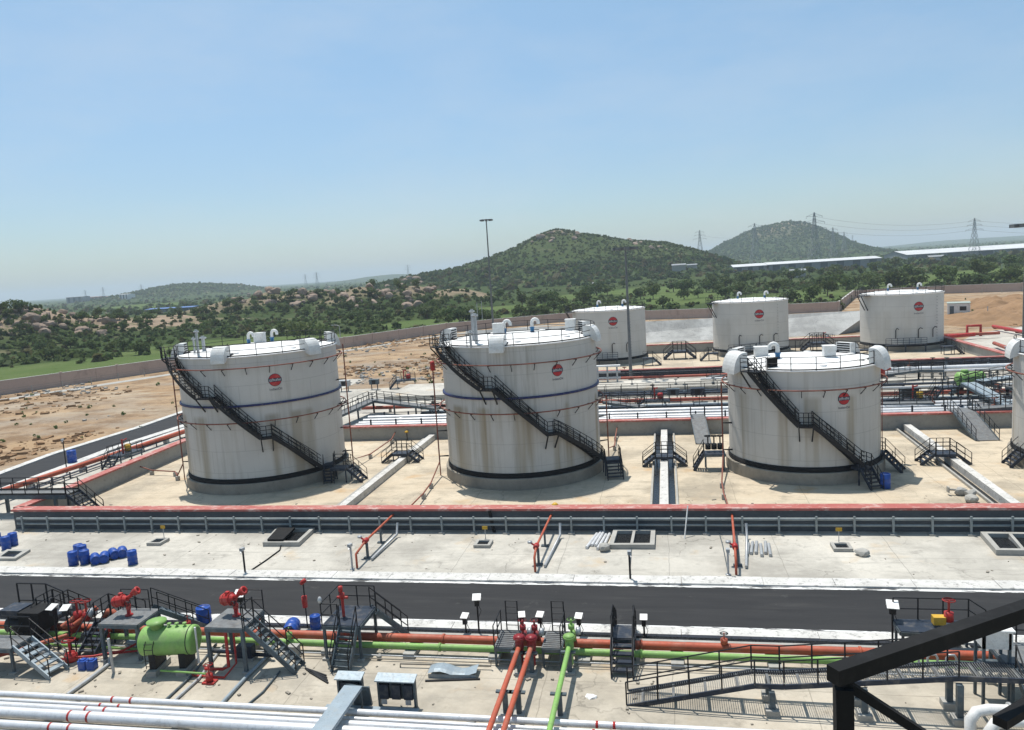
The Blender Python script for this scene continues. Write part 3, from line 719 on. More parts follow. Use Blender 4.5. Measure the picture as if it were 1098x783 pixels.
def guard(label,x0,x1,y,sp=2.25,hh=1.12,mat=None,group='pipe rails along dyke walls'):
    mat=mat or M.pipe_grey; t=T('pipe_rail',label,'pipe rail',(0,0,0),0,group)
    for z,r in((hh-.12,.10),(hh-.52,.085)):
        mb=MB(); mb.tube((x0,y,z),(x1,y,z),r,8); P(mb,'rail_pipe',mat,t)
    pm=MB(); pm.b2(-.06,.06,-.16,-.06,.12,hh+.12); pm.b2(-.06,.06,-.059,.1,hh-.26,hh-.22); pm.b2(-.06,.06,-.059,.1,hh-.65,hh-.61); pm=pm.mesh('post',mat)
    fm=MB(); fm.b2(-.22,.22,-.3,.14,.03,.12); fm=fm.mesh('footing',M.block)
    x=x0+.6
    while x<x1:
        o=P(pm,'post',None,t,loc=(x,y-.06,0)); P(fm,'footing',None,o); x+=sp*random.uniform(.97,1.03)
    return t
guard('double grey blue pipe rail standing on small blocks along the front dyke wall',-50.2,45,50.08)
guard('distant dark double pipe rail below the back row of tanks',-16,48,117.1,2.4,1.3,M.dkblue)

# ------------------------------------------------------------------ divider walls and stiles in the bay
def divider(label,xa,xb,lo=-1):
    t=T('divider_wall',label,'divider wall',(0,0,0),0,'low divider walls between tanks')
    a=V((xa,51.3,0));b=V((xb,79.5,0))
    mb=MB(); mb.bar(a+V((0,0,.32)),b+V((0,0,.32)),.62,.60); P(mb,'wall_body',M.kerb,t)
    for s in ((-1,1) if lo==0 else (-1,)):
        o=V((s*.95,0,0)); mb=MB(); mb.bar(a+o+V((0,0,.14)),b+o+V((0,0,.14)),.16,.22); P(mb,'trench_kerb',M.block,t)
        mb=MB(); mb.bar(a+o*.63+V((0,0,.047)),b+o*.63+V((0,0,.047)),.46,.012); P(mb,'trench',M.dark,t)
divider('low concrete divider wall between the two tall front tanks',-24.9,-25.05)
divider('low concrete divider wall with trenches at both sides, behind the leaning white pole',-.36,-.2,0)
divider('low concrete divider wall right of the short front tank',22.35,23.0)
def stile(label,c,z=.95,half=.75,run=1.15,wd=1.5,rz=0,mat=None,group='steel stiles over the divider walls',nm='stile'):
    t=T(nm,label,'stile',c,rz,group); deckplate(t,-half,half,-wd/2,wd/2,z,True,mat or M.dkblue,M.dkblue,.09,False,.06)
    for s in(-1,1): flight(t,(s*(half+run),0,.05),(s*(half+.03),0,z),wd-.1,mat or M.dkblue,M.blk,(-1,1),.2,True,1.0,.028)
    for s in(-1,1):
        mb=MB(); rail(mb,[(-half,s*wd/2,z),(half,s*wd/2,z)],1.0,.55,.028,2); P(mb,'handrail',M.blk,t)
    return t
p1,p2,p3=at(432,495),at(713,499),at(1011,497)
s0=stile('black steel stile over the divider wall between the two tall tanks',(p1.x,p1.y,0))
dup(s0,(p2.x,p2.y,0),0,'black steel stile over the divider wall in the centre, left of the short tank')
dup(s0,(p3.x,p3.y,0),0,'black steel stile over the divider wall right of the short tank')

# small service stairs at the tank feet
def service(label,c,rz,z=1.35,w=1.3,dl=1.5,legs=True,both=False):
    t=T('service_stair',label,'service stair',c,rz,'service stairs at the tank feet')
    deckplate(t,-dl,0,-w/2,w/2,z,legs,M.dkblue,M.dkblue,.09,False,.05)
    flight(t,(1.45,0,.05),(.03,0,z),w-.1,M.dkblue,M.blk)
    mb=MB(); rail(mb,[(0,w/2,z),(-dl,w/2,z)],1.0,.7,.028,2); P(mb,'handrail',M.blk,t)
    if both: mb=MB(); rail(mb,[(0,-w/2,z),(-dl,-w/2,z)],1.0,.7,.028,2); P(mb,'handrail',M.blk,t)
    return t
q=at(392,516); service('dark blue service stair at the right foot of the tank nearest the side road',(q.x-1.5,q.y,0),0)
q=at(352,518); service('steep dark stair ending the spiral flight of the leftmost tank',(q.x-.2,q.y+.9,0),rad(-70),1.45,1.0,1.0)
q=at(662,515); service('dark service stair at the right foot of the brown streaked middle tank',(q.x-.4,q.y+1.3,0),rad(-78),1.4,1.4,1.3,True,True)
q=at(942,526); service('dark stair with a blue drum beside it at the foot of the short tank',(q.x-.6,q.y+1.3,0),rad(-68),1.4,1.1,1.2)
q=at(966,505); service('service stair behind the right flank of the short tank',(q.x-1.2,q.y+.3,0),rad(-25),1.5)
q=at(1078,500); service('service stair left of the tank cut off by the frame',(q.x+1.5,q.y,0),rad(180),1.5,1.6,2.2,True,True)
def valve(mb,p,s=1.0,rz=0):
    mb.lathe([(0,-.2*s),(.2*s,-.2*s),(.2*s,.2*s),(0,.2*s)],10,p); mb.tube(p,V(p)+V((0,0,.75*s)),.05*s,6); mb.lathe([(.24*s,.72*s),(.28*s,.75*s),(.24*s,.78*s)],12,p); mb.bar(V(p)+V((-.24*s,0,.75*s)),V(p)+V((.24*s,0,.75*s)),.03*s)
t=T('valve_platform','small blue grey valve platform with gate valves left of the short tank','valve platform',(3.95,65.9,0)); deckplate(t,-.85,.85,-.7,.7,1.5,True,M.steel,M.dkblue,.1,False)
flight(t,(-1.75,0,.05),(-.87,0,1.5),1.1,M.dkblue,M.blk)
for i in range(3): mb=MB(); valve(mb,V((-.5+.5*i,.3,1.95)),1.2); P(mb,'gate_valve',M.blk,t)

# ------------------------------------------------------------------ fire water pipes serving the tanks
def pipeline(name,label,pts,r,mat,cat,supports=(),group=None,n=8,smat=None,ss=.3):
    t=T(name,label,cat,(0,0,0),0,group); mb=MB(); mb.path(pts,r,n); P(mb,'pipe',mat,t)
    for x,y,h in supports: m2=MB(); m2.b2(x-ss/2,x+ss/2,y-ss/2,y+ss/2,.045,h); P(m2,'support_block',smat or M.block,t)
    return t
FG='red fire water pipes feeding the tanks'
def riser(label,ground,top,arm,wallz=.9,flask=True):
    """ground: list of points ending at the riser foot"""
    pts=ground+[V((ground[-1].x,ground[-1].y,top))]
    t=pipeline('fire_water_pipe',label,pts,.062,M.rust,'fire pipe',[(p.x,p.y,p.z-.06) for p in ground[1:-1]],FG,8)
    f=ground[-1]; mb=MB(); mb.tube((f.x,f.y,.05),(f.x,f.y,top),.055,6); P(mb,'standpipe',M.rust,t)
    for z in [1.8+2.3*k for k in range(int((top-1)/2.3))]:
        mb=MB(); e=V((f.x,f.y,z)); mb.bar(e,e+(V((arm[0],arm[1],z))-e).normalized()*.85,.08); mb.bar(e-V((0,0,.0)),e+(V((arm[0],arm[1],z-.6))-e)*.4,.06); P(mb,'stand_off',M.blk,t)
    if flask: mb=MB(); mb.lathe([(0,-.45),(.22,-.45),(.22,.25),(.1,.4),(0,.4)],12,(f.x,f.y,top)); P(mb,'foam_chamber',M.fire,t)
    return t
def nearp(c,r,deg,z=0): v=pol(r,rad(deg)); return V((c[0]+v.x,c[1]+v.y,z))
a=nearp(C1,8.0,-163); riser('red fire pipe from the left dyke wall up the left side of the leftmost tank',[V((-51.7,66.5,.9)),V((-50.0,66.2,.5)),V((-47.0,65.6,.5)),V((a.x-.6,a.y-.2,.5)),V((a.x,a.y,1.6))],10.7,C1,flask=False)
a=nearp(C1,8.1,8); riser('red fire pipe climbing the right side of the leftmost tank from the back wall',[V((at(427,461.5,.9).x,79.6,.9)),at(420,471,.5),at(397,487,.5),V((a.x,a.y,.9))],12.0,C1,flask=False)
a=nearp(C2,7.7,-163); riser('red fire pipe with a red flask climbing the left side of the middle front tank',[V((at(449,540,.5).x,51.2,.9)),at(454,529,.5),at(462,518,.5),V((a.x,a.y,1.3))],10.0,C2)
a=nearp(C2,7.9,22); riser('red fire pipe from the back wall to the right of the middle front tank',[V((at(662,457,.9).x,79.6,.9)),at(660,468,.5),at(659,478,.5),V((a.x,a.y,1.0))],6.0,C2,flask=False)
a=nearp(C3,6.75,-168); riser('red fire pipe from the yard climbing the left side of the short tank',[V((at(779,539,.5).x,51.2,.9)),at(776,529,.5),at(774,517,.5),V((a.x,a.y,1.5))],7.6,C3,flask=False)
a=nearp(C3,6.75,12)
t=T('foam_valve','red foam valve on the ring pipe at the right of the short tank','valve',(a.x,a.y,0)); mb=MB(); mb.lathe([(0,7.2),(.25,7.2),(.25,7.9),(0,8.0)],10); mb.tube((0,0,7.6),(.7,.1,7.8),.1,8); P(mb,'valve_body',M.fire,t); mb=MB(); mb.bar((0,0,7.3),(-.9,-.15,7.3),.08); mb.bar((0,0,7.2),(0,0,.2),.06); P(mb,'stand',M.rust,t)
# blue drum at the foot of the short tank
def drum(): 
    mb=MB(); R=.29; prof=[(0,0.03),(R-.04,0.03),(R-.02,0),(R,.02),(R,.28),(R+.018,.3),(R,.32),(R,.58),(R+.018,.6),(R,.62),(R,.86),(R-.02,.89),(R-.05,.89),(R-.05,.86),(0,.86)]
    mb.lathe(prof,20); return mb.mesh('blue_drum',M.blue)
DR=drum()
def adddrum(p,label,lying=None,s=1.0,group='blue plastic drums',tint=None):
    o=solo(DR,'blue_drum',None,label,'drum',group)
    o.scale=(s,s,s)
    if lying is None: o.location=(p.x,p.y,p.z); o.rotation_euler=(0,0,random.uniform(0,6))
    else: o.location=(p.x,p.y,p.z+.30*s); o.rotation_euler=(PI/2,0,lying); 
    return o
q=at(944,524); adddrum(V((q.x+.35,q.y,.05)),'blue drum standing at the foot of the short tank by its stair',None,1.25)
# stones / anchor blocks on the bay floor
for i,(x,y,l) in enumerate(((1030,527,'pipe stub in a rough concrete block, left one of three right of the short tank'),(1040,529,'rough concrete block, rear one of the loose three right of the short tank'),(1042,535,'rough concrete block, front one of the loose three right of the short tank'))):
    q=at(x,y,.3); mb=MB(); mb.rock((q.x,q.y,.32),.42,40+i,2,.8)
    if i==0: mb.tube((q.x-.8,q.y,.45),(q.x,q.y,.4),.08,8); mb.box((q.x-.82,q.y,.45),(.08,.4,.4))
    solo(mb,'concrete_block',M.block,l,'concrete block')
# yellow valve wheels by the walls
for (x,y,Y,l) in ((436,463,79.4,'yellow handwheel on the back wall of the bay between the tall tanks'),(595,541,51.35,'yellow handwheel just behind the front dyke wall, below the middle tank')):
    q=atY(x,y,Y); t=T('sluice_valve',l,'valve',(q.x,q.y,0)); mb=MB(); mb.lathe([(0,q.z-.08),(.22,q.z-.08),(.24,q.z),(.1,q.z+.12),(0,q.z+.13)],14); P(mb,'handwheel',M.yellow,t); mb=MB(); mb.tube((0,0,.05),(0,0,q.z-.08),.05,8); P(mb,'spindle',M.blk,t)

# ------------------------------------------------------------------ left walkway into the bay, red pipe by the side road
t=T('walkway','grey blue raised walkway stepping over the left dyke wall, black rails','walkway',(0,0,0))
a=at(0,527,1.75); yw0,yw1=53.3,54.8; xe=at(96,521,1.9).x; zd=1.95
mb=MB(); mb.b2(-70,xe,yw0,yw1,zd-.05,zd); P(mb,'deck',M.deck,t)
for y in(yw0,yw1):
    mb=MB(); mb.b2(-70,xe,y-.05,y+.05,zd-.36,zd-.052); P(mb,'edge_beam',M.steel,t)
    mb=MB(); rail(mb,[(-70,y,zd),(xe,y,zd)],1.05,1.25,.035,1,True); P(mb,'handrail',M.blk,t)
for x in(-66,-60,-55.6,-52.9+3.4):
    for y in(yw0+.05,yw1-.05): mb=MB(); mb.b2(x-.11,x+.11,y-.11,y+.11,0.02,zd-.37); P(mb,'leg',M.steel,t)
flight(t,(xe+2.2,(yw0+yw1)/2,.06),(xe+.03,(yw0+yw1)/2,zd),1.4,M.dkblue,M.blk,rr=.035)
rpts=[at(*q) for q in((-60,545),(0,527),(60,512),(201,461))]
d_=(rpts[-1]-rpts[0]).normalized()
P0_=at(0,527,.75); P1_=at(201,461.5,.75); ra=P0_-(P1_-P0_)*.6; rb=P0_+(P1_-P0_)*2.3
sup=[]; 
for k in range(12): q=ra+(rb-ra)*(k/12); sup.append((q.x,q.y,.5))
pipeline('fire_main','thick orange red fire main running along the side road','pipeline' and [ra,rb],.26,M.orange,'pipeline',sup,None,12,M.block,.5)
t=T('cable_tray','low dark cable rack between the left dyke wall and the red main','cable rack',(0,0,0))
mb=MB(); mb.bar((-58.7,51,.5),(-57.6,110,.5),.35,.08); P(mb,'tray',M.dkblue,t)
pm=MB(); pm.b2(-.05,.05,-.05,.05,.02,.7); pm=pm.mesh('post',M.dkblue)
for k in range(26): P(pm,'post',None,t,loc=(-58.68+k*.043,52+k*2.2,0))
quad('pavement_strip',[(-66,45),(-61.2,45),(-59.5,130),(-63.5,130)],.016,M.kerb)
quad('drain_channel',[(-63.9,50),(-63.2,50),(-61.4,125),(-62.1,125)],.034,M.dark)
q=at(78,497); adddrum(V((q.x,q.y,.03)),'blue drum beside the lamp post by the side road',None,1.6,'blue drums standing alone')
def post_lamp(label,p,h=2.2,head='box',mat=None,arms=True,nm='lamp_post',cat='post',group='short lamp posts'):
    t=T(nm,label,cat,p,random.uniform(-.3,.3),group); mb=MB(); mb.tube((0,0,0),(0,0,h),.06,8); mb.lathe([(0,0),(.16,0),(.16,.05),(0,.05)],10); P(mb,'post',mat or M.blk,t)
    mb=MB(); mb.box((0,-.05,h+.08),(.2,.3,.18)); mb.bar((0,-.05,h+.02),(.1,-.35,h-.1),.05); P(mb,'lamp_head',M.galv,t)
    return t
q=at(72,507); post_lamp('black lamp post beside the blue drum on the side road verge',(q.x,q.y,0),3.4)
# small valve platform straddling the red main
def pipe_platform(label,c,rz,z=1.3,col=None,l=1.6):
    t=T('pipe_platform',label,'platform',c,rz,'small access platforms over the mains')
    deckplate(t,-l,l,-.8,.8,z,True,M.steel,M.dkblue,.1)
    flight(t,(-l-1.2,0,.05),(-l,0,z),1.2,M.dkblue,M.blk)
    for s in(-1,1): mb=MB(); rail(mb,[(-l,s*.8,z),(l,s*.8,z)],1.0,.8,.03,1); P(mb,'handrail',M.blk,t)
    mb=MB(); mb.lathe([(0,z+.1),(.35,z+.1),(.35,z+.7),(.2,z+.85),(0,z+.85)],12,(.4,0,0)); P(mb,'actuator',col or M.yellow,t)
    mb=MB(); mb.tube((-.3,0,z),(-.3,0,z+1.5),.1,8); mb.tube((-.3,0,z+1.3),(.1,-.3,z+1.5),.07,8); P(mb,'hydrant',M.fire,t)
    return t
q=at(136,497); pipe_platform('platform with yellow actuator over the red main by the side road',(q.x,q.y,0),rad(85),1.2)
# ------------------------------------------------------------------ the yard between road and front wall
# blue drums
for i,(x,y,ly,l) in enumerate(((76,608,None,'blue drum standing at the left end of the group of nine'),(82,600,None,'blue drum standing at the back of the group of nine, second from left'),(88.6,606.5,None,'blue drum standing in front, third from the left in the group of nine'),
  (86,601,None,'blue drum standing behind the third one of the group of nine'),(99,604,.75,'blue drum lying on its side, leftmost of the four lying ones'),(110,602,.6,'blue drum lying on its side, second of the four lying ones'),(118,598.5,.85,'blue drum lying on its side, third of the four lying ones'),(128.5,596.5,.7,'blue drum lying on its side, rightmost of the four lying ones'),(139.8,607,None,'blue drum standing alone at the right end of the group of nine'),
  (3.8,590.7,None,'blue drum standing at the left edge of the frame, front one'),(11.5,586.6,None,'blue drum standing by the dark pit at the left edge, rear one'),(-6,587,None,'blue drum at the far left, cut off by the frame'))):
    p=at(x,y); adddrum(V((p.x,p.y+.28,.035)),l,ly,1.06)
# pits with kerbs
def pit(name,label,corners,h=.3,wd=.28,lids=(),split=None,cat='pit'):
    c=[at(*q) for q in corners]; cx=sum((p.x for p in c))/4; cy=sum((p.y for p in c))/4
    t=T(name,label,cat,(cx,cy,.03),0); c=[p-V((cx,cy,0)) for p in c]
    mb=MB(); n=4
    ins=[p*(1-wd*1.6/max(p.length,.5)) for p in c]
    vs=[(p.x,p.y,0) for p in c]+[(p.x,p.y,h) for p in c]+[(p.x,p.y,h) for p in ins]+[(p.x,p.y,.06) for p in ins]
    fs=[]
    for k in range(3):
        for i in range(4): fs.append((k*4+i,k*4+(i+1)%4,(k+1)*4+(i+1)%4,(k+1)*4+i))
    mb.add(vs,fs); P(mb,'kerb_frame',M.block,t)
    mb=MB(); mb.sheet(ins,.062); P(mb,'pit_floor',M.dark,t)
    if split:
        mb=MB(); mb.bar((ins[0]+ins[1])/2+V((0,0,h/2+.05)),(ins[2]+ins[3])/2+V((0,0,h/2+.05)),.18,h-.1); P(mb,'cross_wall',M.block,t)
    for (u0,u1,v0,v1,zz,mat) in lids:
        f=lambda u,v:ins[0].lerp(ins[1],u).lerp(ins[3].lerp(ins[2],u),v)
        mb=MB(); mb.prism([f(u0,v0).xy,f(u1,v0).xy,f(u1,v1).xy,f(u0,v1).xy],zz,zz+.14); P(mb,'lid',mat,t)
    return t
pit('valve_pit','concrete framed pit with a black lid left of the first red yard pipe',((282,586.5),(321,586.5),(338,570.5),(297,570.5)),.3,.25,[(.0,.55,-.05,.95,.31,M.rubber)])
pit('valve_pit','double concrete pit with two dark openings right of centre in the yard',((653,589.5),(702,589.5),(703,572.5),(658,572.5)),.3,.26,(),True)
pit('valve_pit','large concrete pit cut by the right edge of the frame',((1068,596),(1130,597),(1112,577),(1051,576)),.32,.26,(),True)
pit('valve_pit','low pit beside blue drums at the left edge of the yard',((-8,602),(17,602),(33,592),(8,592)),.18,.3)
def sump(label,x,y,s=1.0):
    q=at(x,y); t=T('sump_box',label,'sump',(q.x,q.y+.4,.03),0,'small sump boxes with yellow tags')
    mb=MB(); vs=[];a,b=.55*s,.36*s
    vs=[(-a,-a,0),(a,-a,0),(a,a,0),(-a,a,0),(-a,-a,.2),(a,-a,.2),(a,a,.2),(-a,a,.2),(-b,-b,.2),(b,-b,.2),(b,b,.2),(-b,b,.2),(-b,-b,.08),(b,-b,.08),(b,b,.08),(-b,b,.08)]
    fs=[(k*4+i,k*4+(i+1)%4,k*4+4+(i+1)%4,k*4+4+i) for k in range(3) for i in range(4)]
    mb.add(vs,fs); P(mb,'frame',M.block,t); mb=MB(); mb.sheet([(-b,-b),(b,-b),(b,b),(-b,b)],.082); P(mb,'grate',M.dark,t)
    mb=MB(); mb.tube((0,.7,0),(0,.7,.95),.025,6); P(mb,'stake',M.galv,t); mb=MB(); mb.box((0,.68,.95),(.36,.03,.22)); P(mb,'tag',M.yellow,t)
sump('sump box with yellow tag behind the lying blue drums',166,585); sump('sump box with yellow tag at the centre of the yard',517,587.5); sump('sump box with yellow tag at the right of the yard near a stone',904,591.5)
# short posts along the road kerb
for x,y,h,l in ((263,615,1.5,'dark lamp post by the kerb below the black pit lid'),(676,623,1.6,'dark lamp post by the kerb below the double pit'),(378,611,1.5,'grey lamp post beside the left red yard pipe'),(781,617,1.4,'white topped post beside the right red yard pipe')):
    q=at(x,y); post_lamp(l,(q.x,q.y,.03),h,mat=M.blk if x in(263,676) else M.galv)
# red hydrant lines coming out of the wall with valves
def yardpipe(label,pw,pk,pf,z=1.15,deluge=True):
    a=atY(*pw,50.5); k=at(*pk,z); f=at(*pf,0.05)
    a=V((a.x,50.58,z)); k=V((k.x,k.y,z)); e=V((f.x,f.y,z*.82))
    t=T('yard_pipe',label,'pipe',(0,0,0),0,'red pipes coming out of the front wall')
    mb=MB(); mb.path([a,k,e,V((f.x,f.y,.05))],.075,8); P(mb,'pipe',M.orange,t)
    mb=MB(); mb.lathe([(0,-.22),(.17,-.22),(.17,.22),(0,.22)],12,k,Matrix.Rotation(PI/2,3,'X')); mb.tube(k,k+V((-.3,0,.2)),.06,8); P(mb,'valve_body',M.fire,t)
    mb=MB(); mb.lathe([(0,-.06),(.15,-.06),(.15,.06),(0,.06)],12,k+V((-.38,0,.27))); P(mb,'valve_wheel',M.galv,t)
    for q,w_ in((k+V((.12,-.15,0)),.14),(a.lerp(k,.5),.12)):
        mb=MB(); mb.b2(q.x-w_/2,q.x+w_/2,q.y-w_/2,q.y+w_/2,.03,z-.08); mb.b2(q.x-.25,q.x+.25,q.y-.14,q.y+.14,.03,.12); P(mb,'support',M.steel,t)
    mb=MB(); b=V((k.x+.55,k.y-.6,.16)); mb.path([V((a.x+.75,49.3,1.0)),V((a.x+.75,49.0,.25)),b],.085,8); P(mb,'drain_pipe',M.galv,t)
    return t
yardpipe('red yard pipe with valve out of the front wall, left one of three',(421,551),(392,580),(383,609)); yardpipe('red yard pipe with valve out of the front wall, below the middle tank',(591,551),(575,586),(574,613)); yardpipe('red yard pipe with valve out of the front wall beside stacked white pipes',(785,551),(788,586),(789.5,616))
def stack(label,x,y,n,L,ang,col,group='loose piles of white pipe lengths'):
    q=at(x,y); t=T('pipe_stack',label,'pipe stack',(q.x,q.y,.03),rad(ang),group)
    for i in range(n):
        o=MB(); dx=(i-n/2)*.27+random.uniform(-.04,.04); s=random.uniform(-.3,.3); o.path([(dx,-L/2+s,.1),(dx+random.uniform(-.15,.15),L/2+s,.1)],.1,8); P(o,'pipe_length',col,t)
stack('loose pale pipes lying left of the double pit',645,581,5,2.6,-8,M.silver); stack('loose pale pipes lying right of the right red yard pipe',816,591,6,1.9,-6,M.galv)
q=at(648,591); mb=MB(); mb.rock((q.x,q.y,.25),.5,3,2,.6); solo(mb,'rubble_lump',M.block,'grey lump of rubble in front of the loose pale pipes','rubble')
q=at(924,596); mb=MB(); mb.rock((q.x,q.y,.2),.36,5,2,.8); solo(mb,'stone',M.block,'grey stone lying beside the right sump box','stone')
a=at(734,578); mb=MB(); mb.tube(a,V((a.x+.3,50.1,1.9)),.045,6); solo(mb,'leaning_pole',M.white,'white pole leaning against the front wall right of the double pit','pole')
a=at(530,571.5); mb=MB(); mb.bar(a+V((0,0,.03)),V((a.x-.25,50.2,1.55)),.22,.08); solo(mb,'plank',M.rubber,'black plank leaning against the front wall pipe rail','plank')
def hose(name,label,pts,r,mat,cat='cable'): 
    mb=MB(); mb.path([at(x,y,r+.035) for x,y in pts],r,5); solo(mb,name,mat,label,cat)
hose('hose','dark hose trailing from the black lidded pit to the kerb',[(302,582),(300,590),(285,601),(270,611),(266,616)],.045,M.rubber,'hose')
hose('cable','thin cable running from the double pit to the kerb post',[(679,574),(677,590),(676,605),(675,613),(678,619),(676,624)],.03,M.steel)
hose('cable','thin cable lying left of the right red yard pipe',[(771,571),(775,585),(778,600),(781,615)],.03,M.steel)
hose('cable','pale pipe crossing the large pit at the right edge',[(1075,566),(1083,578),(1098,592),(1108,602)],.06,M.galv)
# ------------------------------------------------------------------ foreground: fire water header, platforms, vessel, pipes
sup=[]
def header(name,label,y,z,r,mat,x0,x1,sp=4.1,tone=None):
    t=T(name,label,'pipeline'); mb=MB(); mb.tube((x0,y,z),(x1,y,z),r,16); P(mb,'pipe',mat,t)
    x=x0+1.2
    while x<x1:
        m2=MB(); m2.b2(x-.035,x+.035,y-r*1.01,y+r*1.01,z-r*1.01,z+r*1.01); 
        m3=MB(); m3.lathe([(r+.002,-.05),(r+.05,-.05),(r+.05,.05),(r+.002,.05)],16,(x+1.3,y,z),Matrix.Rotation(PI/2,3,'Y')); P(m3,'flange',mat,t); x+=sp*2.3
    return t
red_t=header('fire_main','thick red fire main along the near road kerb','' and 0 or 33.92,.48,.2,M.orange,-70,14)
grn_t=header('foam_main','pea green foam main running just in front of the red one',33.22,.42,.15,M.green,-70,14)
bm=MB(); bm.b2(-.28,.28,-.95,.5,.02,.27); bm=bm.mesh('sleeper',M.block)
x=-58.0; i=0
while x<13.5: P(bm,'sleeper',None,red_t,loc=(x,33.7,0)); x+=4.15
mb=MB(); mb.b2(-70,14,35.0,35.19,.02,.16); solo(mb,'low_kerb',M.block,'thin concrete edging between the red main and the drain','kerb')
mb=MB(); mb.tube((-70,32.75,.16),(14,32.75,.16),.035,6); solo(mb,'conduit',M.galv,'thin grey conduit lying in front of the green main','conduit')
mb=MB(); mb.tube((-70,32.5,.12),(14,32.5,.12),.028,6); solo(mb,'conduit',M.plinth,'lower thin brownish conduit nearest the camera beside the green main','conduit')
# silver product pipes
for i,(y,z,r,l) in enumerate(((27.35,.62,.13,'silver product pipe farthest from the camera in the bottom bundle'),(26.95,.58,.09,'thin silver product pipe, second from the back of the bundle'),(26.5,.62,.16,'silver product pipe in the middle of the bottom bundle'),(25.95,.68,.22,'thickest silver product pipe of the bottom bundle'),(25.2,.64,.17,'silver product pipe in front of the thickest one'),(24.5,.64,.19,'silver product pipe nearest the camera in the bottom bundle'),(23.8,.64,.2,'silver pipe at the very bottom edge'))):
    t=T('product_pipe',l,'pipeline',(0,0,0),0,'silver product pipes at the bottom left'); mb=MB(); mb.tube((-48,y,z),(9,y,z),r,14); P(mb,'pipe',M.silver,t)
    for xx in(-23.9+i*.25-.55*i,-23.0+i*.25-.55*i,-3.0-.1*i,-2.35-.1*i):
        m2=MB(); m2.lathe([(r+.002,-.05),(r+.006,-.05),(r+.006,.05),(r+.002,.05)],14,(xx,y,z),Matrix.Rotation(PI/2,3,'Y')); P(m2,'red_band',M.fire,t)
for k in range(9):
    x=-44+k*6; mb=MB(); mb.b2(x-.15,x+.15,23.4,27.7,.02,.40); solo(mb,'pipe_sleeper',M.block,'concrete sleeper under the silver product pipes','sleeper','sleepers under the silver pipes')
# fire monitors
def monitor(t,c,z,rz,s=1.0):
    Mz=Matrix.Rotation(rz,3,'Z'); o=V((c[0],c[1],z)); f=lambda x,y,zz:o+Mz@V((x*s,y*s,zz*s))
    mb=MB(); mb.lathe([(0,0),(.24*s,0),(.24*s,.05*s),(.12*s,.06*s),(.12*s,.5*s),(0,.5*s)],12,o); root=P(mb,'monitor_base',M.fire,t)
    mb=MB(); mb.path([f(0,0,.42),f(.02,0,.62),f(-.12,0,.78),f(-.3,0,.82)],.15*s,10); P(mb,'elbow',M.fire,root)
    Mx=Mz@Matrix.Rotation(rad(82),3,'Y'); mb=MB(); mb.lathe([(0,-.46*s),(.26*s,-.46*s),(.30*s,-.42*s),(.30*s,-.30*s),(.37*s,-.28*s),(.37*s,-.20*s),(.33*s,-.18*s),(.33*s,.12*s),(.38*s,.14*s),(.38*s,.22*s),(.30*s,.24*s),(.22*s,.36*s),(.22*s,.44*s),(0,.44*s)],12,f(-.42,0,.95),Mx,False); mb.b2(o.x-.42*s-.09,o.x-.42*s+.09,o.y-.08,o.y+.08,o.z+1.25*s,o.z+1.42*s); P(mb,'monitor_body',M.fire,root)
    mb=MB(); mb.path([f(-.1,0,1.05),f(.2,0,1.2),f(.42,.0,1.38)],.11*s,10); P(mb,'barrel',M.fire,root)
    Mb=Mz@Matrix.Rotation(rad(60),3,'Y'); mb=MB(); mb.lathe([(0,-.2*s),(.13*s,-.2*s),(.15*s,-.05*s),(.21*s,.0),(.21*s,.2*s),(.25*s,.22*s),(.25*s,.3*s),(.12*s,.31*s),(.1*s,.2*s),(0,.2*s)],12,f(.46,0,1.42),Mb); P(mb,'nozzle',M.fire,root)
    mb=MB(); mb.lathe([(.13*s,-.03*s),(.17*s,0),(.13*s,.03*s)],12,f(.1,-.3,.85),Mz@Matrix.Rotation(PI/2,3,'X')); mb.tube(f(.1,-.3,.85),f(.05,0,.85),.03*s,6); P(mb,'handwheel',M.blk,root)
def montable(label,x0,x1,y0,y1,z):
    t=T('monitor_platform',label,'monitor platform',((x0+x1)/2,(y0+y1)/2,0),0,'fire monitor platforms'); cx,cy=(x0+x1)/2,(y0+y1)/2
    deckplate(t,x0-cx,x1-cx,y0-cy,y1-cy,z,True,M.steel,M.deck,.15,True,.08)
    mb=MB(); mb.tube((.2,.2,.3),(.2,.2,z-.25),.09,8); P(mb,'feed_pipe',M.fire,t); return t,cx,cy
t,cx,cy=montable('steel platform with a red fire monitor left of the green vessel',-27.75,-25.6,31.45,33.25,1.98)
monitor(t,(-.1,.1),1.98,rad(12),.82)
flight(t,(-24.5-cx,35.3-cy,.1),(-25.9-cx,33.3-cy,1.96),.85,M.steel,M.blk)
mb=MB(); rail(mb,[(-1.07,.9,1.98),(.5,.9,1.98)],1.0,.8,.026,1); P(mb,'handrail',M.blk,t)
t,cx,cy=montable('steel platform with a red fire monitor and a side stair, right of the green vessel',-21.55,-19.6,30.85,32.85,2.28)
monitor(t,(-.05,.25),2.28,rad(-8),.85)
flight(t,(-17.2-cx,31.4-cy,.05),(-19.58-cx,31.4-cy,2.28),.85,M.steel,M.blk)
mb=MB(); rail(mb,[(.97,-.98,2.28),(.97,.05,2.28)],1.05,.9,.028,1); rail(mb,[(.97,.98,2.28),(.0,.98,2.28)],1.0,.9,.028,1); P(mb,'handrail',M.blk,t)
mb=MB(); mb.path([V((.05,-.95,2.05)),V((.05,-1.0,.35)),V((-.2,-1.1,.28)),V((-1.1,-1.15,.28))],.075,8); P(mb,'red_pipe',M.fire,t)
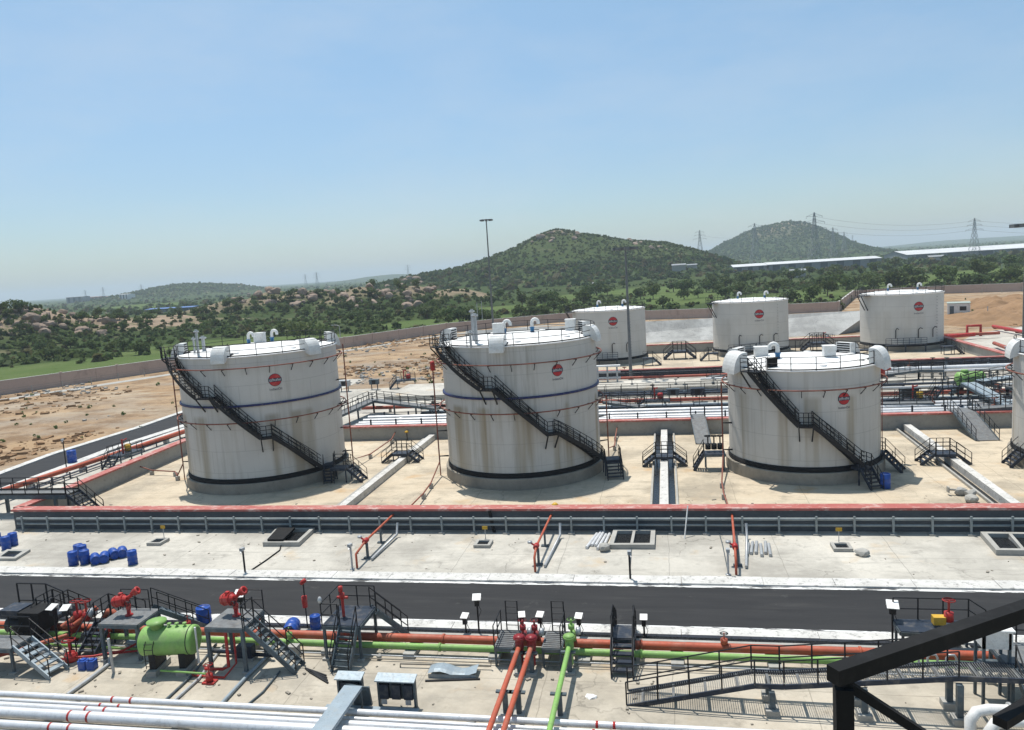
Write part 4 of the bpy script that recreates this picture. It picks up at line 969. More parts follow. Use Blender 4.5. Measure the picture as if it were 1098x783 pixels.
mb=MB(); mb.path([V((.3,-.7,2.05)),V((.3,-.75,.4)),V((.1,-1.5,.1)),V((-1.6,-1.45,.1)),V((-1.7,-1.1,.12))],.05,8); P(mb,'red_pipe',M.fire,t)
q=at(247,731); t=T('valve','small red valve on the ground below the right monitor platform','valve',(-21.0,30.0,0)); mb=MB(); valve(mb,V((0,0,.3)),.8); mb.b2(-.3,.3,-.2,.2,.02,.1); P(mb,'valve_body',M.fire,t)
mb=MB(); mb.tube((-.2,.05,.42),(-2.6,.15,.42),.045,8); P(mb,'green_pipe',M.green,t)
q=at(77,712); t=T('valve','red valve beside the blue jerrycans, left of the monitor platform','valve',(q.x,q.y,0)); mb=MB(); valve(mb,V((0,0,.35)),1.2); mb.lathe([(0,.2),(.3,.22),(.3,.5),(0,.52)],10,(0,0,0),None); P(mb,'valve_body',M.fire,t); mb=MB(); mb.path([V((.2,0,.35)),V((1.0,.25,.3)),V((2.2,.9,.3)),V((2.6,1.5,.4))],.06,8); P(mb,'red_pipe',M.fire,t); mb=MB(); mb.b2(-.3,.3,-.25,.25,.02,.14); P(mb,'footing',M.block,t)
for i,(x,l) in enumerate(((88,'left one of two blue jerrycans beside the red valve'),(97,'right one of two blue jerrycans beside the red valve'))):
    q=at(x,719); t=T('jerrycan',l,'jerrycan',(q.x,q.y+.15,.02),.1*i,'blue jerrycans'); mb=MB(); mb.prism([(-.17,-.2),(.17,-.2),(.2,-.16),(.2,.16),(.17,.2),(-.17,.2),(-.2,.16),(-.2,-.16)],0,.44); mb.prism([(-.1,-.12),(.1,-.12),(.1,.12),(-.1,.12)],.441,.49); P(mb,'can_body',M.blue,t); mb=MB(); mb.tube((-.08,-.14,.49),(-.08,-.14,.55),.04,8); P(mb,'cap',M.blue,t)
# green foam vessel
t=T('foam_vessel','pea green horizontal foam vessel on two black saddles','vessel',(-23.55,31.0,0),rad(8)); RX=Matrix.Rotation(PI/2,3,'Y'); zc=1.5; r=.68; L=1.22
mb=MB(); mb.lathe([(0,-L-.22),(r*.45,-L-.19),(r*.8,-L-.1),(r*.97,-L-.02),(r,-L+.04),(r,L-.04),(r*.97,L+.02),(r*.82,L+.06),(0,L+.08)],28,(0,0,zc),RX); P(mb,'shell',M.green,t)
mb=MB(); mb.lathe([(0,0),(.30,0),(.30,.28),(.46,.28),(.46,.36),(0,.37)],18,(-.55,0,zc+r-.05)); P(mb,'manhole',M.green,t)
for x in(-.72,.72):
    mb=MB(); mb.b2(x-.16,x+.16,-.5,.5,.3,zc-.35); o=P(mb,'saddle',M.blk,t); mb=MB(); mb.b2(x-.24,x+.24,-.72,.72,.02,.3); P(mb,'plinth',M.block,o)
for x in(.05,.42,.8): mb=MB(); mb.tube((x,0,zc+r-.03),(x,0,zc+r+.14),.05,8); mb.lathe([(0,.12),(.1,.12),(.1,.17),(0,.17)],10,(x,0,zc+r)); P(mb,'nozzle',M.green,t)
mb=MB()
for y in(-.95,-.55): mb.path([V((y+.1,-r-.12,.5)),V((y+.1,-r-.14,zc)),V((y+.1,-r*.6,zc+r*.75))],.022,6)
for k in range(5): mb.tube((-.85,-r-.135,.62+.27*k),(-.45,-r-.135,.62+.27*k),.018,5)
P(mb,'ladder',M.blk,t)
mb=MB(); mb.lathe([(r+.004,-.02),(r+.012,-.02),(r+.012,.02),(r+.004,.02)],24,(L-.16,0,zc),RX); P(mb,'strap',M.blk,t)
mb=MB(); mb.tube((L+.16,-.2,.4),(L+.16,-.2,zc+r),.05,8); P(mb,'level_gauge',M.white,t)
# blue drums along the header
for (x,y,s,ly,l) in ((308,684,1.25,.25,'blue drum lying behind the red main right of the stair platform'),(339,677,.95,None,'small blue drum standing behind the red main by the grey lamp'),(213,679,1.3,None,'blue drum with a white lid behind the green vessel'),(159,674,1.3,0.2,'blue drum lying behind the left monitor platform')):
    p=at(x,y); adddrum(V((p.x,35.25,.02)),l,ly,s,'blue drums standing alone')
# stiles over the mains
def main_stile(label,x,yf,yb,z=1.08,w=1.0,rr=.03):
    t=T('stile',label,'stile',(x,(yf+yb)/2,0),rad(90),'steel stiles over the red and green mains')
    H_=(yb-yf)/2; hp=.55
    deckplate(t,-hp,hp,-w/2,w/2,z,False,M.dkblue,M.dkblue)
    flight(t,(-H_,0,.05),(-hp-.02,0,z),w-.06,M.dkblue,M.blk,(-1,1),.18,True,1.05,rr); flight(t,(H_,0,.1),(hp+.02,0,z),w-.06,M.dkblue,M.blk,(-1,1),.18,True,1.05,rr)
    for s in(-1,1): mb=MB(); rail(mb,[(-hp,s*w/2,z),(hp,s*w/2,z)],1.05,.55,rr,2); P(mb,'handrail',M.blk,t)
    for s in(-1,1):
        for e in(-1,1): mb=MB(); mb.tube((e*hp,s*w/2,.03),(e*hp,s*w/2,z-.05),.05,6); P(mb,'leg',M.dkblue,t)
main_stile('black railed stile over the mains near the middle, left of the long walkway',-2.28,31.75,36.1)
main_stile('stile over the mains between the white canopies and the left monitor platform',-29.0,31.75,35.9,1.15)
main_stile('stile behind the red valve cluster at the left edge',-32.6,32.0,36.0,1.25)
# hydrant platform with two stairs
t=T('hydrant_platform','railed crossover platform with a slim red hydrant and two stairs','platform',(-15.45,33.45,0)); X0=15.45;Y0=33.45
deckplate(t,-.95,.93,-1.05,1.1,1.78,True,M.steel,M.dkblue,.12,True,.06)
flight(t,(.3,31.25-Y0,.04),(.4,32.38-Y0,1.78),.9,M.steel,M.blk,(-1,1),.2); flight(t,(-13.35+X0,35.25-Y0,.1),(-14.5+X0,34.2-Y0,1.78),.85,M.steel,M.blk,(-1,1),.2)
mb=MB(); rail(mb,[(-.12,-1.05,1.78),(-.95,-1.05,1.78),(-.95,1.1,1.78),(.93,1.1,1.78)],1.05,1.0,.028,1); P(mb,'handrail',M.blk,t)
mb=MB(); mb.path([V((-.25,-.1,0.5)),V((-.25,-.1,2.9)),V((-.3,-.1,3.05))],.075,8); mb.lathe([(0,2.7),(.13,2.7),(.13,2.95),(0,2.95)],10,(-.25,-.1,0)); mb.tube((-.5,-.1,2.75),(0.05,-.1,2.75),.07,8); mb.lathe([(0,3.05),(.11,3.05),(.11,3.3),(0,3.32)],10,(-.3,-.1,0)); P(mb,'hydrant',M.fire,t)
mb=MB(); mb.lathe([(0,0),(.09,.05),(.11,.2),(.06,.32),(0,.34)],10,(-.95,-1.05,2.85)); P(mb,'lamp',M.galv,t)
# valve station in the middle
def vplat(label,x0,x1,y0,y1,z,backside):
    t=T('valve_platform',label,'valve platform',(x0,y0,0),0,'grated platforms at the red valves'); w,d=x1-x0,y1-y0
    deckplate(t,0,w,0,d,z,True,M.steel,M.deck,.1,False,.04)
    mb=MB()
    for k in range(9): mb.b2(.03,w-.03,d*(k+.5)/9-.012,d*(k+.5)/9+.012,z+.002,z+.02)
    P(mb,'grating_bar',M.blk,t)
    xs=0 if backside<0 else w
    mb=MB(); rail(mb,[(xs,0,z),(xs,d,z)],1.0,.85,.026,1); P(mb,'handrail',M.blk,t)
    mb=MB()
    for xx in(w*.3,w*.95): mb.tube((xx,d+.05,.03),(xx,d+.05,z+1.45),.032,6)
    for k in range(8): mb.tube((w*.3,d+.05,.3+.3*k),(w*.95,d+.05,.3+.3*k),.018,5)
    P(mb,'ladder',M.blk,t); return t
vplat('grated platform left of the pair of red valves',-8.06,-7.2,32.4,34.05,.97,-1); vplat('grated platform between the red valves and the green valve',-5.87,-5.0,32.45,34.1,.97,1)
def branch(label,x,mat,vm,yend=32.0,name='branch_pipe'):
    t=T(name,label,'pipe',(0,0,0),0,'raised branch pipes towards the camera'); mb=MB(); mb.path([V((x,12,1.2)),V((x,yend-.25,1.2)),V((x,yend,1.2))],.11,14); P(mb,'pipe',mat,t)
    mb=MB(); 
    mb.lathe([(0,-.45),(.25,-.45),(.25,-.38),(.16,-.36),(.20,-.1),(.20,.1),(.16,.26),(.27,.28),(.27,.36),(0,.36)],14,(x,yend+.15,1.25)); mb.tube((x,yend+.15,.3),(x,yend+.15,.82),.15,12); mb.path([V((x,yend+.2,1.2)),V((x,yend+.9,1.2)),V((x,yend+1.5,1.15)),V((x,33.85,.7))],.14,12); v=P(mb,'gate_valve',vm,t)
    mb=MB(); mb.lathe([(0,-.06),(.24,-.06),(.24,.0),(0,.02)],14,(x,yend+.15,1.66)); P(mb,'valve_cap',vm,v)
    mb=MB(); mb.tube((x,yend+1.1,1.3),(x,yend+1.1,1.95),.05,8); mb.lathe([(0,0),(.15,0),(.15,.2),(0,.2)],10,(x,yend+1.1,1.5)); mb.lathe([(.17,-.02),(.2,0),(.17,.02)],12,(x,yend+1.1,1.95)); P(mb,'actuator',vm,v)
    mb=MB(); mb.lathe([(0,-.1),(.18,-.1),(.18,.1),(0,.1)],10,(x+.3,yend+1.2,1.35),RX); P(mb,'gauge',M.galv,v)
    for yy in(28.66,yend-.15):
        m2=MB(); m2.b2(x-.10,x+.10,yy-.08,yy+.08,.12,.98); o=P(m2,'support_post',M.steel,t); m2=MB(); m2.b2(x-.36,x+.30,yy-.09,yy+.09,.985,1.055); P(m2,'crossbar',M.steel,o); m2=MB(); m2.b2(x-.25,x+.25,yy-.22,yy+.22,.02,.12); P(m2,'footing',M.block,o)
    return t
DR2=paint('dark_red_valve_paint',(.26,.02,.025),.4)
branch('orange branch pipe from the left one of the two red valves towards the camera',-6.83,M.orange,DR2); branch('orange branch pipe from the right one of the two red valves towards the camera',-6.28,M.orange,DR2); branch('pea green branch pipe towards the camera right of the orange pair',-4.6,M.green,M.green,32.2)
# canopy posts (local control stations)
def canopy(label,x,y,h,s=.42):
    q=at(x,y); t=T('control_post',label,'control post',(q.x,q.y,.02),random.uniform(-.25,.25),'white hooded control posts'); mb=MB(); mb.tube((0,0,0),(0,0,h),.045,8); mb.lathe([(0,0),(.13,0),(.13,.04),(0,.04)],8); P(mb,'post',M.blk,t)
    mb=MB(); mb.box((0,-.05,h-.25),(s*.55,.2,.32)); P(mb,'control_box',M.blk,t)
    mb=MB(); mb.box((0,-.05,h+.03),(s,s*1.15,.03),M=Matrix.Rotation(rad(18),3,'X')); mb.box((0,-.05+s*.55,h-.04),(s,.03,.2)); P(mb,'hood',M.white,t)
    mb=MB(); mb.path([V((.05,.02,h-.4)),V((.18,.02,h-.7)),V((.06,.02,h-1.0))],.015,5); P(mb,'cable',M.blk,t); return t
for a in (('tall white hooded control post beside the road left of the grated platform',514,682,2.0,.42),('low white hooded control post left of the tall one beside the road',500,680,.95,.36),('white hooded control post behind the left red valve',561,690,1.45,.36),('white hooded control post behind the right red valve',581,690,1.45,.36),('white hooded control post right of the green valve',622,685,1.15,.36),('white hooded control post right of the central black stile',691,683,.98,.36),('tall white hooded control post in front of the road, left of the big black beam',957,694,2.0,.5),
  ('left one of two tall white hoods above the red valve cluster',63,697,2.3,.42),('right one of two tall white hoods above the red valve cluster',77,698,2.3,.42),('white hooded post behind the right monitor platform',262,680,2.2,.55)): canopy(*a)
q=at(330,675); t=T('alarm_post','slim post with a red alarm cabinet and red beacon by the road','alarm post',(q.x,q.y,.02)); mb=MB(); mb.tube((0,0,0),(0,0,2.5),.035,8); P(mb,'post',M.blk,t)
mb=MB(); mb.lathe([(0,1.25),(.14,1.25),(.14,1.85),(0,1.87)],12,(.03,-.1,0)); P(mb,'cabinet',M.fire,t); mb=MB(); mb.lathe([(0,-.15),(.1,-.15),(.12,.15),(0,.17)],12,(.02,-.05,2.6),Matrix.Rotation(rad(50),3,'Y')); P(mb,'beacon',M.fire,t)
# left corner: pump platform, pump, red valve cluster
t=T('pump_platform','grey blue railed platform with a wide stair at the left edge','platform',(-31.4,30.55,0)); deckplate(t,-5,0,-.65,.65,1.36,True,M.steel,M.deck,.12,True,.1)
flight(t,(2.35,-.45,.05),(.03,-.0,1.36),1.0,M.lblue,M.blk,(-1,1),.2); mb=MB(); rail(mb,[(-5,.65,1.36),(0,.65,1.36)],1.0,1.2,.03,1); P(mb,'handrail',M.blk,t)
t=T('pump_set','black pump set on a skid at the left edge behind the railed platform','pump',(-33.0,33.0,0)); 
mb=MB(); mb.b2(-1.6,1.0,-.7,.7,.02,.35); P(mb,'skid',M.block,t); mb=MB(); mb.lathe([(0,-1.0),(.45,-1.0),(.5,-.9),(.5,.7),(.4,.8),(0,.8)],16,(-.4,0,1.05),RX); mb.b2(-1.2,.3,-.4,.4,.35,.8); P(mb,'motor',M.blk,t)
mb=MB(); mb.b2(-.3,.95,-.62,.62,.9,1.95); P(mb,'control_cabinet',M.rubber,t); mb=MB(); mb.b2(-1.5,-.35,-.5,.5,1.6,2.0); P(mb,'silencer',M.dkblue,t); mb=MB(); rail(mb,[(-1.6,.9,1.0),(.2,.9,1.0),(1.2,.9,.6)],1.9,1.0,.04,1); P(mb,'handrail',M.blk,t)
t=T('valve_cluster','cluster of red valves and bent orange pipes feeding the mains at the left','valve cluster',(-30.9,33.4,0))
mb=MB(); mb.lathe([(0,.1),(.3,.1),(.3,.9),(.4,.95),(.4,1.05),(0,1.06)],14); P(mb,'strainer',DR2,t)
for k,(dx,dz) in enumerate(((.0,0),(.55,.15))):
    mb=MB(); mb.path([V((-.5+dx,-.3,.9)),V((.0+dx,.1,1.25)),V((.5+dx,.5,1.5+dz))],.13,10); P(mb,'bent_pipe',M.orange,t); mb=MB(); valve(mb,V((.1+dx,.2,1.3)),1.1); P(mb,'gate_valve',M.fire,t)
mb=MB(); mb.path([V((1.5,.5,.5))]+[V((1.5+.3*(1-math.cos(a)),.5,1.15+.3*math.sin(a))) for a in (PI*k/6 for k in range(7))]+[V((2.1,.5,.5))],.17,12); P(mb,'loop_pipe',M.orange,t)
mb=MB(); mb.lathe([(0,-.14),(.25,-.14),(.25,.14),(0,.14)],12,(.9,.3,1.45),RX); P(mb,'gauge',M.galv,t)
mb=MB(); mb.path([V((-3,-3.6,.5)),V((-1.2,-1.8,.55)),V((0,-.2,.5))],.11,8); P(mb,'inlet_pipe',M.orange,t)
hose('ground_pipe','grey pipe on the ground from below the left monitor platform to the silver pipes',[(118,705),(117,712),(96,728),(72,745)],.09,M.galv,'pipe')
hose('ground_pipe','grey conduit on the ground below the right monitor platform',[(290,700),(262,728),(236,756)],.09,M.lblue,'pipe')
hose('ground_pipe','dark thin conduit on the ground right of the monitor platform stair',[(300,720),(282,742),(264,757)],.05,M.steel,'pipe')
hose('ground_pipe','dark conduit between the green vessel and the right monitor platform',[(232,690),(205,725),(174,754)],.06,M.steel,'pipe')
hose('ground_pipe','pale conduit beside the dark one near the green vessel',[(240,692),(213,728),(184,754)],.07,M.galv,'pipe')
q=at(122,722); mb=MB(); mb.tube((q.x,q.y,.02),(q.x-.05,q.y,1.75),.07,8); solo(mb,'bollard',M.galv,'grey bare post in front of the left monitor platform','post')
# loose steel angles
t=T('steel_offcuts','loose dark steel bars lying below the hydrant platform','scrap'); q=at(335,722)
for k in range(4): mb=MB(); a=V((q.x-.5+.12*k,q.y+.3-.1*k,.06)); mb.bar(a,a+V((1.3,-.55-.1*k,.0)),.07,.06); P(mb,'bar',M.blk,t)
q=at(407,707); mb=MB(); mb.rock((q.x,q.y,.14),.22,9,1,.8); solo(mb,'stone',M.block,'small grey block lying below the red main right of the hydrant platform','stone')
# cabinets, tray, cover
def cabinet(label,x0,x1,y,h,n):
    t=T('panel_stand',label,'panel',((x0+x1)/2,y,0),0,'grey panels behind the silver pipes'); w=x1-x0
    for s in(-1,1): mb=MB(); mb.b2(s*w/2-.045,s*w/2+.045,-.1,.1,.02,h); P(mb,'upright',M.steel,t)
    mb=MB(); mb.box((0,-.02,h+.06),(w+.16,.5,.06),M=Matrix.Rotation(rad(14),3,'X')); P(mb,'canopy',M.lblue,t)
    mb=MB(); mb.b2(-w/2+.05,w/2-.05,.03,.08,.35,h-.06); P(mb,'back_plate',M.steel,t)
    for k in range(n):
        c=-w/2+w*(k+.5)/n; mb=MB(); mb.b2(c-w/n*.36,c+w/n*.36,-.16,.02,.42,h-.2); P(mb,'panel_box',M.dkblue,t)
        if n>1 and k!=1: mb=MB(); mb.b2(c-.12,c+.12,-.2,-.165,.22,.42); P(mb,'nameplate',M.galv,t)
cabinet('single dark panel stand beside the end of the pale cable bridge',-14.15,-13.1,28.95,1.2,1); cabinet('wider dark panel stand with three boxes right of the pale cable bridge',-12.3,-10.72,28.85,1.25,3)
t=T('cable_bridge','pale blue grey covered cable tray bridging the silver pipes','cable tray'); 
mb=MB(); mb.b2(-13.55,-12.75,20.5,28.2,1.12,1.26); P(mb,'cover',M.lblue,t)
mb=MB(); mb.bar((-13.15,28.2,1.19),(-13.05,28.62,.95),.8,.13); mb.bar((-13.05,28.62,.95),(-13.0,28.7,.1),.8,.12); P(mb,'end_bend',M.steel,t)
for y in(21.5,24.0,28.1):
    for x in(-13.5,-12.8): mb=MB(); mb.b2(x-.04,x+.04,y-.04,y+.04,.02,1.12); P(mb,'leg',M.steel,t)
mb=MB(); mb.b2(-14.6,-10.5,28.15,28.6,.05,.13); solo(mb,'cable_tray',M.lblue,'flat pale tray on the ground at the foot of the two dark panels','cable tray')
q=at(487,723); mb=MB(); vs=[];fs=[]
for i in range(9):
    x=-1.12+2.24*i/8
    for k in range(5): y=-.4+.8*k/4; zz=.12+.12*math.sin(i*.9)+(.10 if k in(0,4) else .16); vs.append((x,y,zz)); 
for dz in(0,-.02):
    pass
for i in range(8):
    for k in range(4): fs.append((i*5+k,(i+1)*5+k,(i+1)*5+k+1,i*5+k+1))
mb.add(vs,fs); mb.b2(-1.1,1.1,-.405,-.39,.03,.2)
solo(mb,'metal_cover',M.lblue,'bent pale sheet metal cover lying on the ground below the mains','metal sheet',None,(q.x,q.y,0),rad(2))
q=at(487,724); mb=MB(); mb.b2(-1.2,1.25,-.3,-.2,.02,.08); solo(mb,'steel_angle',M.blk,'dark steel bar under the bent sheet metal cover','steel bar',None,(q.x,q.y-.25,0),rad(8))
q=at(634,748); mb=MB(); mb.rock((q.x,q.y,.05),.3,77,1,.35); solo(mb,'plastic_bag',M.wht,'crumpled white plastic bag right of the green branch pipe','litter')
# long walkway ramp at right
t=T('walkway','long dark railed access walkway ramping up to the right on grey posts','walkway'); wy0,wy1=29.72,30.82
PR=[(-2.0,.06),(3.05,1.2),(4.15,1.2),(10.4,1.82),(13.2,1.82)]
for (xa,za),(xb,zb) in zip(PR[:-1],PR[1:]):
    mb=MB(); L_=xb-xa; k=int(L_/.085)
    for i in range(k): x=xa+L_*(i+.5)/k; z=za+(zb-za)*(i+.5)/k; mb.b2(x-.011,x+.011,wy0+.04,wy1-.04,z-.03,z)
    for i in range(max(1,int(L_/1.25))): x=xa+L_*(i+.5)/max(1,int(L_/1.25)); z=za+(zb-za)*(x-xa)/L_; mb.b2(x-.05,x+.05,wy0+.04,wy1-.04,z-.17,z-.035)
    P(mb,'grating',M.deck,t)
    for y in(wy0,wy1): mb=MB(); mb.bar((xa,y,za-.1),(xb,y,zb-.1),.07,.2); P(mb,'edge_beam',M.dkblue,t)
for y in(wy0-.05,wy1+.05):
    mb=MB()
    rail(mb,[(x_,y,z_) for x_,z_ in PR[:4]],1.0,1.3,.03,1); P(mb,'handrail',M.blk,t)
for x,z in((-.0,.52),(3.67,1.2),(7.05,1.5),(10.4,1.8)):
    for y in(29.58,30.66):
        if z<.6: continue
        mb=MB(); mb.b2(x-.11,x+.11,y-.11,y+.11,.28,z-.25); o=P(mb,'support_post',M.steel,t); mb=MB(); mb.b2(x-.26,x+.26,y-.26,y+.26,.02,.28); P(mb,'footing',M.block,o)
q=at(690,756); 
# right hand cluster
t=T('access_platform','grated access platform with a steep stair at the right edge','platform',(13.75,31.0,0)); deckplate(t,-1.25,3,-.5,1.7,1.75,True,M.steel,M.deck,.12,True,.1)
flight(t,(-.45,-2.6,.05),(-.45,-.52,1.75),1.3,M.steel,M.blk,(-1,1),.2,True,1.0,.03); mb=MB(); rail(mb,[(-1.25,1.7,1.75),(3,1.7,1.75)],1.05,1.2,.03,1); P(mb,'handrail',M.blk,t)
q=at(1055,735); t=T('control_cabinet','white cabinet on a tall teal frame at the end of the walkway','cabinet',(12.15,31.3,0)); 
for x in(-.45,.45):
    for y in(-.4,.4): mb=MB(); mb.b2(x-.05,x+.05,y-.05,y+.05,.02,3.0); P(mb,'frame_post',M.steel,t)
mb=MB(); mb.b2(-.5,.55,-.45,.45,2.35,3.05); mb.b2(-.56,.61,-.51,.51,3.052,3.12); P(mb,'cabinet_body',M.white,t); mb=MB(); mb.b2(-.45,.45,-.42,.42,1.4,1.5); P(mb,'shelf',M.steel,t)
t=T('meter_skid','grey valve platform with a yellow actuator behind the big black beam','platform',(11.3,34.9,0)); deckplate(t,-1.6,1.5,-.6,.6,1.3,True,M.steel,M.dkblue,.1)
mb=MB(); rail(mb,[(-1.6,.6,1.3),(1.5,.6,1.3),(2.2,.6,.8)],1.0,.9,.03,1); P(mb,'handrail',M.blk,t); mb=MB(); mb.b2(-.15,.35,-.15,.2,1.4,1.75); P(mb,'actuator',M.yellow,t); mb=MB(); valve(mb,V((.5,0,1.75)),1.0); P(mb,'gate_valve',M.fire,t)
for i,(x,z) in enumerate(((10.5,.9),(10.9,.85))):
    t=T('elbow_pipe',('white elbow pipe at the bottom right, left one of two','white elbow pipe at the bottom right, right one of two')[i],'pipe',(0,0,0),0,'white elbow pipes bottom right'); mb=MB(); mb.path([V((x+3.2,29.1-.62*i,z)),V((x+.7,29.1-.62*i,z)),V((x+.25,29.0-.62*i,z-.05)),V((x,28.85-.62*i,z-.3)),V((x,28.8-.62*i,.05))],.2,14); P(mb,'pipe',M.white,t); mb=MB(); mb.lathe([(0,-.04),(.29,-.04),(.29,.04),(0,.04)],14,(x+1.4,29.1-.62*i,z),RX); P(mb,'flange',M.galv,t)
for i in range(5):
    x=8.2+i*.72; t=T('vent_pipe','small galvanised U shaped vent pipe under the walkway','pipe',(x,33.0,0),0,'U shaped pipes under the walkway'); mb=MB(); mb.path([V((0,0,.05)),V((0,0,.8)),V((.08,0,.95)),V((.3,0,.95)),V((.38,0,.8)),V((.38,0,.3))],.05,8); P(mb,'pipe',M.galv,t)
# the handrail of the viewpoint itself
t=T('near_handrail','big black handrail with post and brace right beside the viewpoint','handrail'); zr=16.75
A=at(904,721,zr); B=at(1098,655,zr); B2=A+(B-A)*1.9
mb=MB(); mb.bar(A-(B-A).normalized()*.04,B2,.048,.05); P(mb,'top_rail',M.rubber,t)
mb=MB(); mb.bar(A-V((0,0,.045)),A-V((0,0,1.15)),.05,.05); P(mb,'post',M.rubber,t)
lo=at(1003,790,zr-.20); mb=MB(); mb.bar(A+(lo-A)*.02-V((0,0,.03)),A+(lo-A)*2.2,.026,.026); P(mb,'brace',M.rubber,t)
a=at(1072,775,zr-.3); b=at(1110,752,zr-.3); mb=MB(); mb.bar(a,a+(b-a)*3,.045,.03); P(mb,'lower_rail',M.rubber,t)

# small clutter on the slabs
cl=MB(); R_=random.Random(5)
for k in range(260):
    x,y=R_.choice([(R_.uniform(-40,14),R_.uniform(28.6,32.3)),(R_.uniform(-46,28),R_.uniform(43.2,49.6)),(R_.uniform(-48,30),R_.uniform(52,58))]); s_=R_.choice([.03,.05,.05,.09])
    cl.box((x,y,.03+s_*.3),(s_*R_.uniform(1,3),s_*1.3,s_*.7),R_.uniform(0,3))
solo(cl,'debris_scatter',M.plinth,'crumbs of debris littering the concrete slabs','debris',kind='stuff')

# smaller pipework, boxes and supports that crowd the slab at the left
for i,(x,y,h,m,l) in enumerate(((-28.6,33.0,.9,M.fire,'small red riser with handwheel at the left end of the mains'),(-26.9,34.4,1.2,M.fire,'red riser with handwheel behind the left monitor platform'),(-24.6,33.9,.9,M.fire,'red riser with handwheel behind the green vessel'),(-20.6,33.9,1.3,M.fire,'red riser with handwheel below the right monitor platform'),(-18.6,33.2,.8,M.green,'small green riser with handwheel right of the monitor platform stair'),(2.2,33.9,.8,M.orange,'small orange riser behind the long access walkway'),(-33.6,32.2,.9,M.green,'green riser with handwheel at the left edge'))):
    t=T('riser_valve',l,'valve',(x,y,0)); mb=MB(); mb.tube((0,0,.3),(0,0,h),.07,8); mb.lathe([(0,h-.1),(.16,h-.1),(.16,h+.12),(0,h+.12)],10); mb.tube((0,0,h),(0,0,h+.4),.03,6); P(mb,'riser',m,t); mb=MB(); mb.lathe([(.15,h+.36),(.19,h+.38),(.15,h+.4)],12); mb.bar((-.15,0,h+.38),(.15,0,h+.38),.025); P(mb,'handwheel',M.blk,t)
for i,(x,y,w,h,m,l) in enumerate(((-20.4,32.2,.8,.6,M.dkblue,'dark junction box under the right monitor platform'),(-26.4,32.7,.5,.7,M.steel,'grey junction box under the left monitor platform'),(-22.2,33.9,.45,.9,M.galv,'pale junction box between the vessel and the right monitor platform'),(-31.9,31.6,.6,.6,M.blk,'black junction box beside the left edge stair'),(-29.9,33.1,.5,.5,M.dkblue,'dark junction box in front of the red valve cluster'),(-18.1,32.6,.5,.45,M.block,'concrete block right of the monitor platform stair'))):
    t=T('junction_box',l,'junction box',(x,y,0)); mb=MB(); mb.b2(-w/2,w/2,-.2,.2,.15,.15+h); P(mb,'box_body',m,t); mb=MB(); mb.b2(-w/2-.05,w/2+.05,-.25,.25,.02,.15); P(mb,'plinth',M.block,t)
for i,(a,b,r,m,l) in enumerate((((-34,32.6),(-25,32.35),.06,M.green,'thin green pipe on the ground at the left'),((-30.5,30.9),(-26.3,32.3),.05,M.fire,'thin red pipe on the ground left of the left monitor platform'),((-36,31.9),(-30,31.6),.08,M.galv,'grey pipe on the ground at the left edge'),((-27.5,33.0),(-24.6,32.6),.11,M.lblue,'thick pale pipe under the left monitor platform'),((-22.5,32.5),(-19.0,32.2),.09,M.dkblue,'dark pipe under the right monitor platform'),((-12.5,32.0),(-8.2,32.1),.04,M.plinth,'brownish conduit left of the grated platforms'))):
    mb=MB(); p=V((*a,.15+r)); q=V((*b,.15+r)); mb.path([V((p.x,p.y,.03)),p,q,V((q.x,q.y,.5))],r,8); solo(mb,'small_pipe',m,l,'pipe')
# ------------------------------------------------------------------ pipe corridor between the two tank rows
for i,(y,z,r,l) in enumerate(((84.6,.75,.2,'silver corridor pipe nearest the back wall of the front bay'),(85.6,.75,.26,'thick silver corridor pipe, second behind the back wall'),(87.0,.85,.2,'silver corridor pipe, third behind the back wall'),(88.6,.85,.26,'thick silver corridor pipe, farthest of the four'))):
    t=T('product_pipe',l,'pipeline',(0,0,0),0,'silver pipes in the corridor'); mb=MB(); mb.tube((-36,y,z),(72,y,z),r,12); P(mb,'pipe',M.silver,t)
for k in range(34):
    x=-34+k*3.1; t=T('pipe_trestle','dark steel trestle under the silver corridor pipes','trestle',(x,86.4,0),0,'trestles in the corridor') 
    mb=MB()
    for y in(-2.1,2.5): mb.b2(-.08,.08,y-.08,y+.08,.03,1.5)
    mb.b2(-.07,.07,-2.015,2.415,.3,.42); P(mb,'frame',M.dkblue,t); mb=MB(); mb.b2(-.25,.25,-2.45,-1.75,.03,.25); P(mb,'footing',M.rubber,t)
pipeline('fire_main','red fire main crossing the corridor behind the silver pipes',[V((-40,96.5,.7)),V((75,95.5,.7))],.24,M.red,'pipeline',[(-36+k*6,96.4,.45) for k in range(18)],None,10)
pipeline('fire_main','red fire pipe behind the back row of tanks',[V((-30,153.5,.9)),V((60,153.5,.9))],.28,M.red,'pipeline',[(-26+k*6,153.5,.6) for k in range(14)],None,10)
pipeline('fire_main','red fire pipe loop right of the back tank bay',[at(1015,361,.9),at(1045,358.5,.9)],.35,M.fire,'pipeline',[],None,10)
t=T('pipe_goalpost','red pipe bent like a goalpost at the corner of the back tank bay','pipe'); a=at(1037,361,0); mb=MB(); mb.path([a,a+V((0,0,2.0)),a+V((2.3,0,2.0)),a+V((2.3,0,0))],.28,8); P(mb,'pipe',M.fire,t)
pipeline('fire_main','red fire pipe running beside the pale service path at right',[at(1065,350,.8),at(1098,356,.8),at(1140,366,.8)],.32,M.fire,'pipeline',[(at(x,352+(x-1065)*.2,.0).x,at(x,352+(x-1065)*.2,0).y,.6) for x in(1068,1080,1092)],None,10,M.rubber,.8)
pipeline('fire_main','short red pipe on the right pavement below the floodlight mast',[at(1066,368,.8),at(1082,374,.8)],.3,M.red,'pipeline',[],None,10)
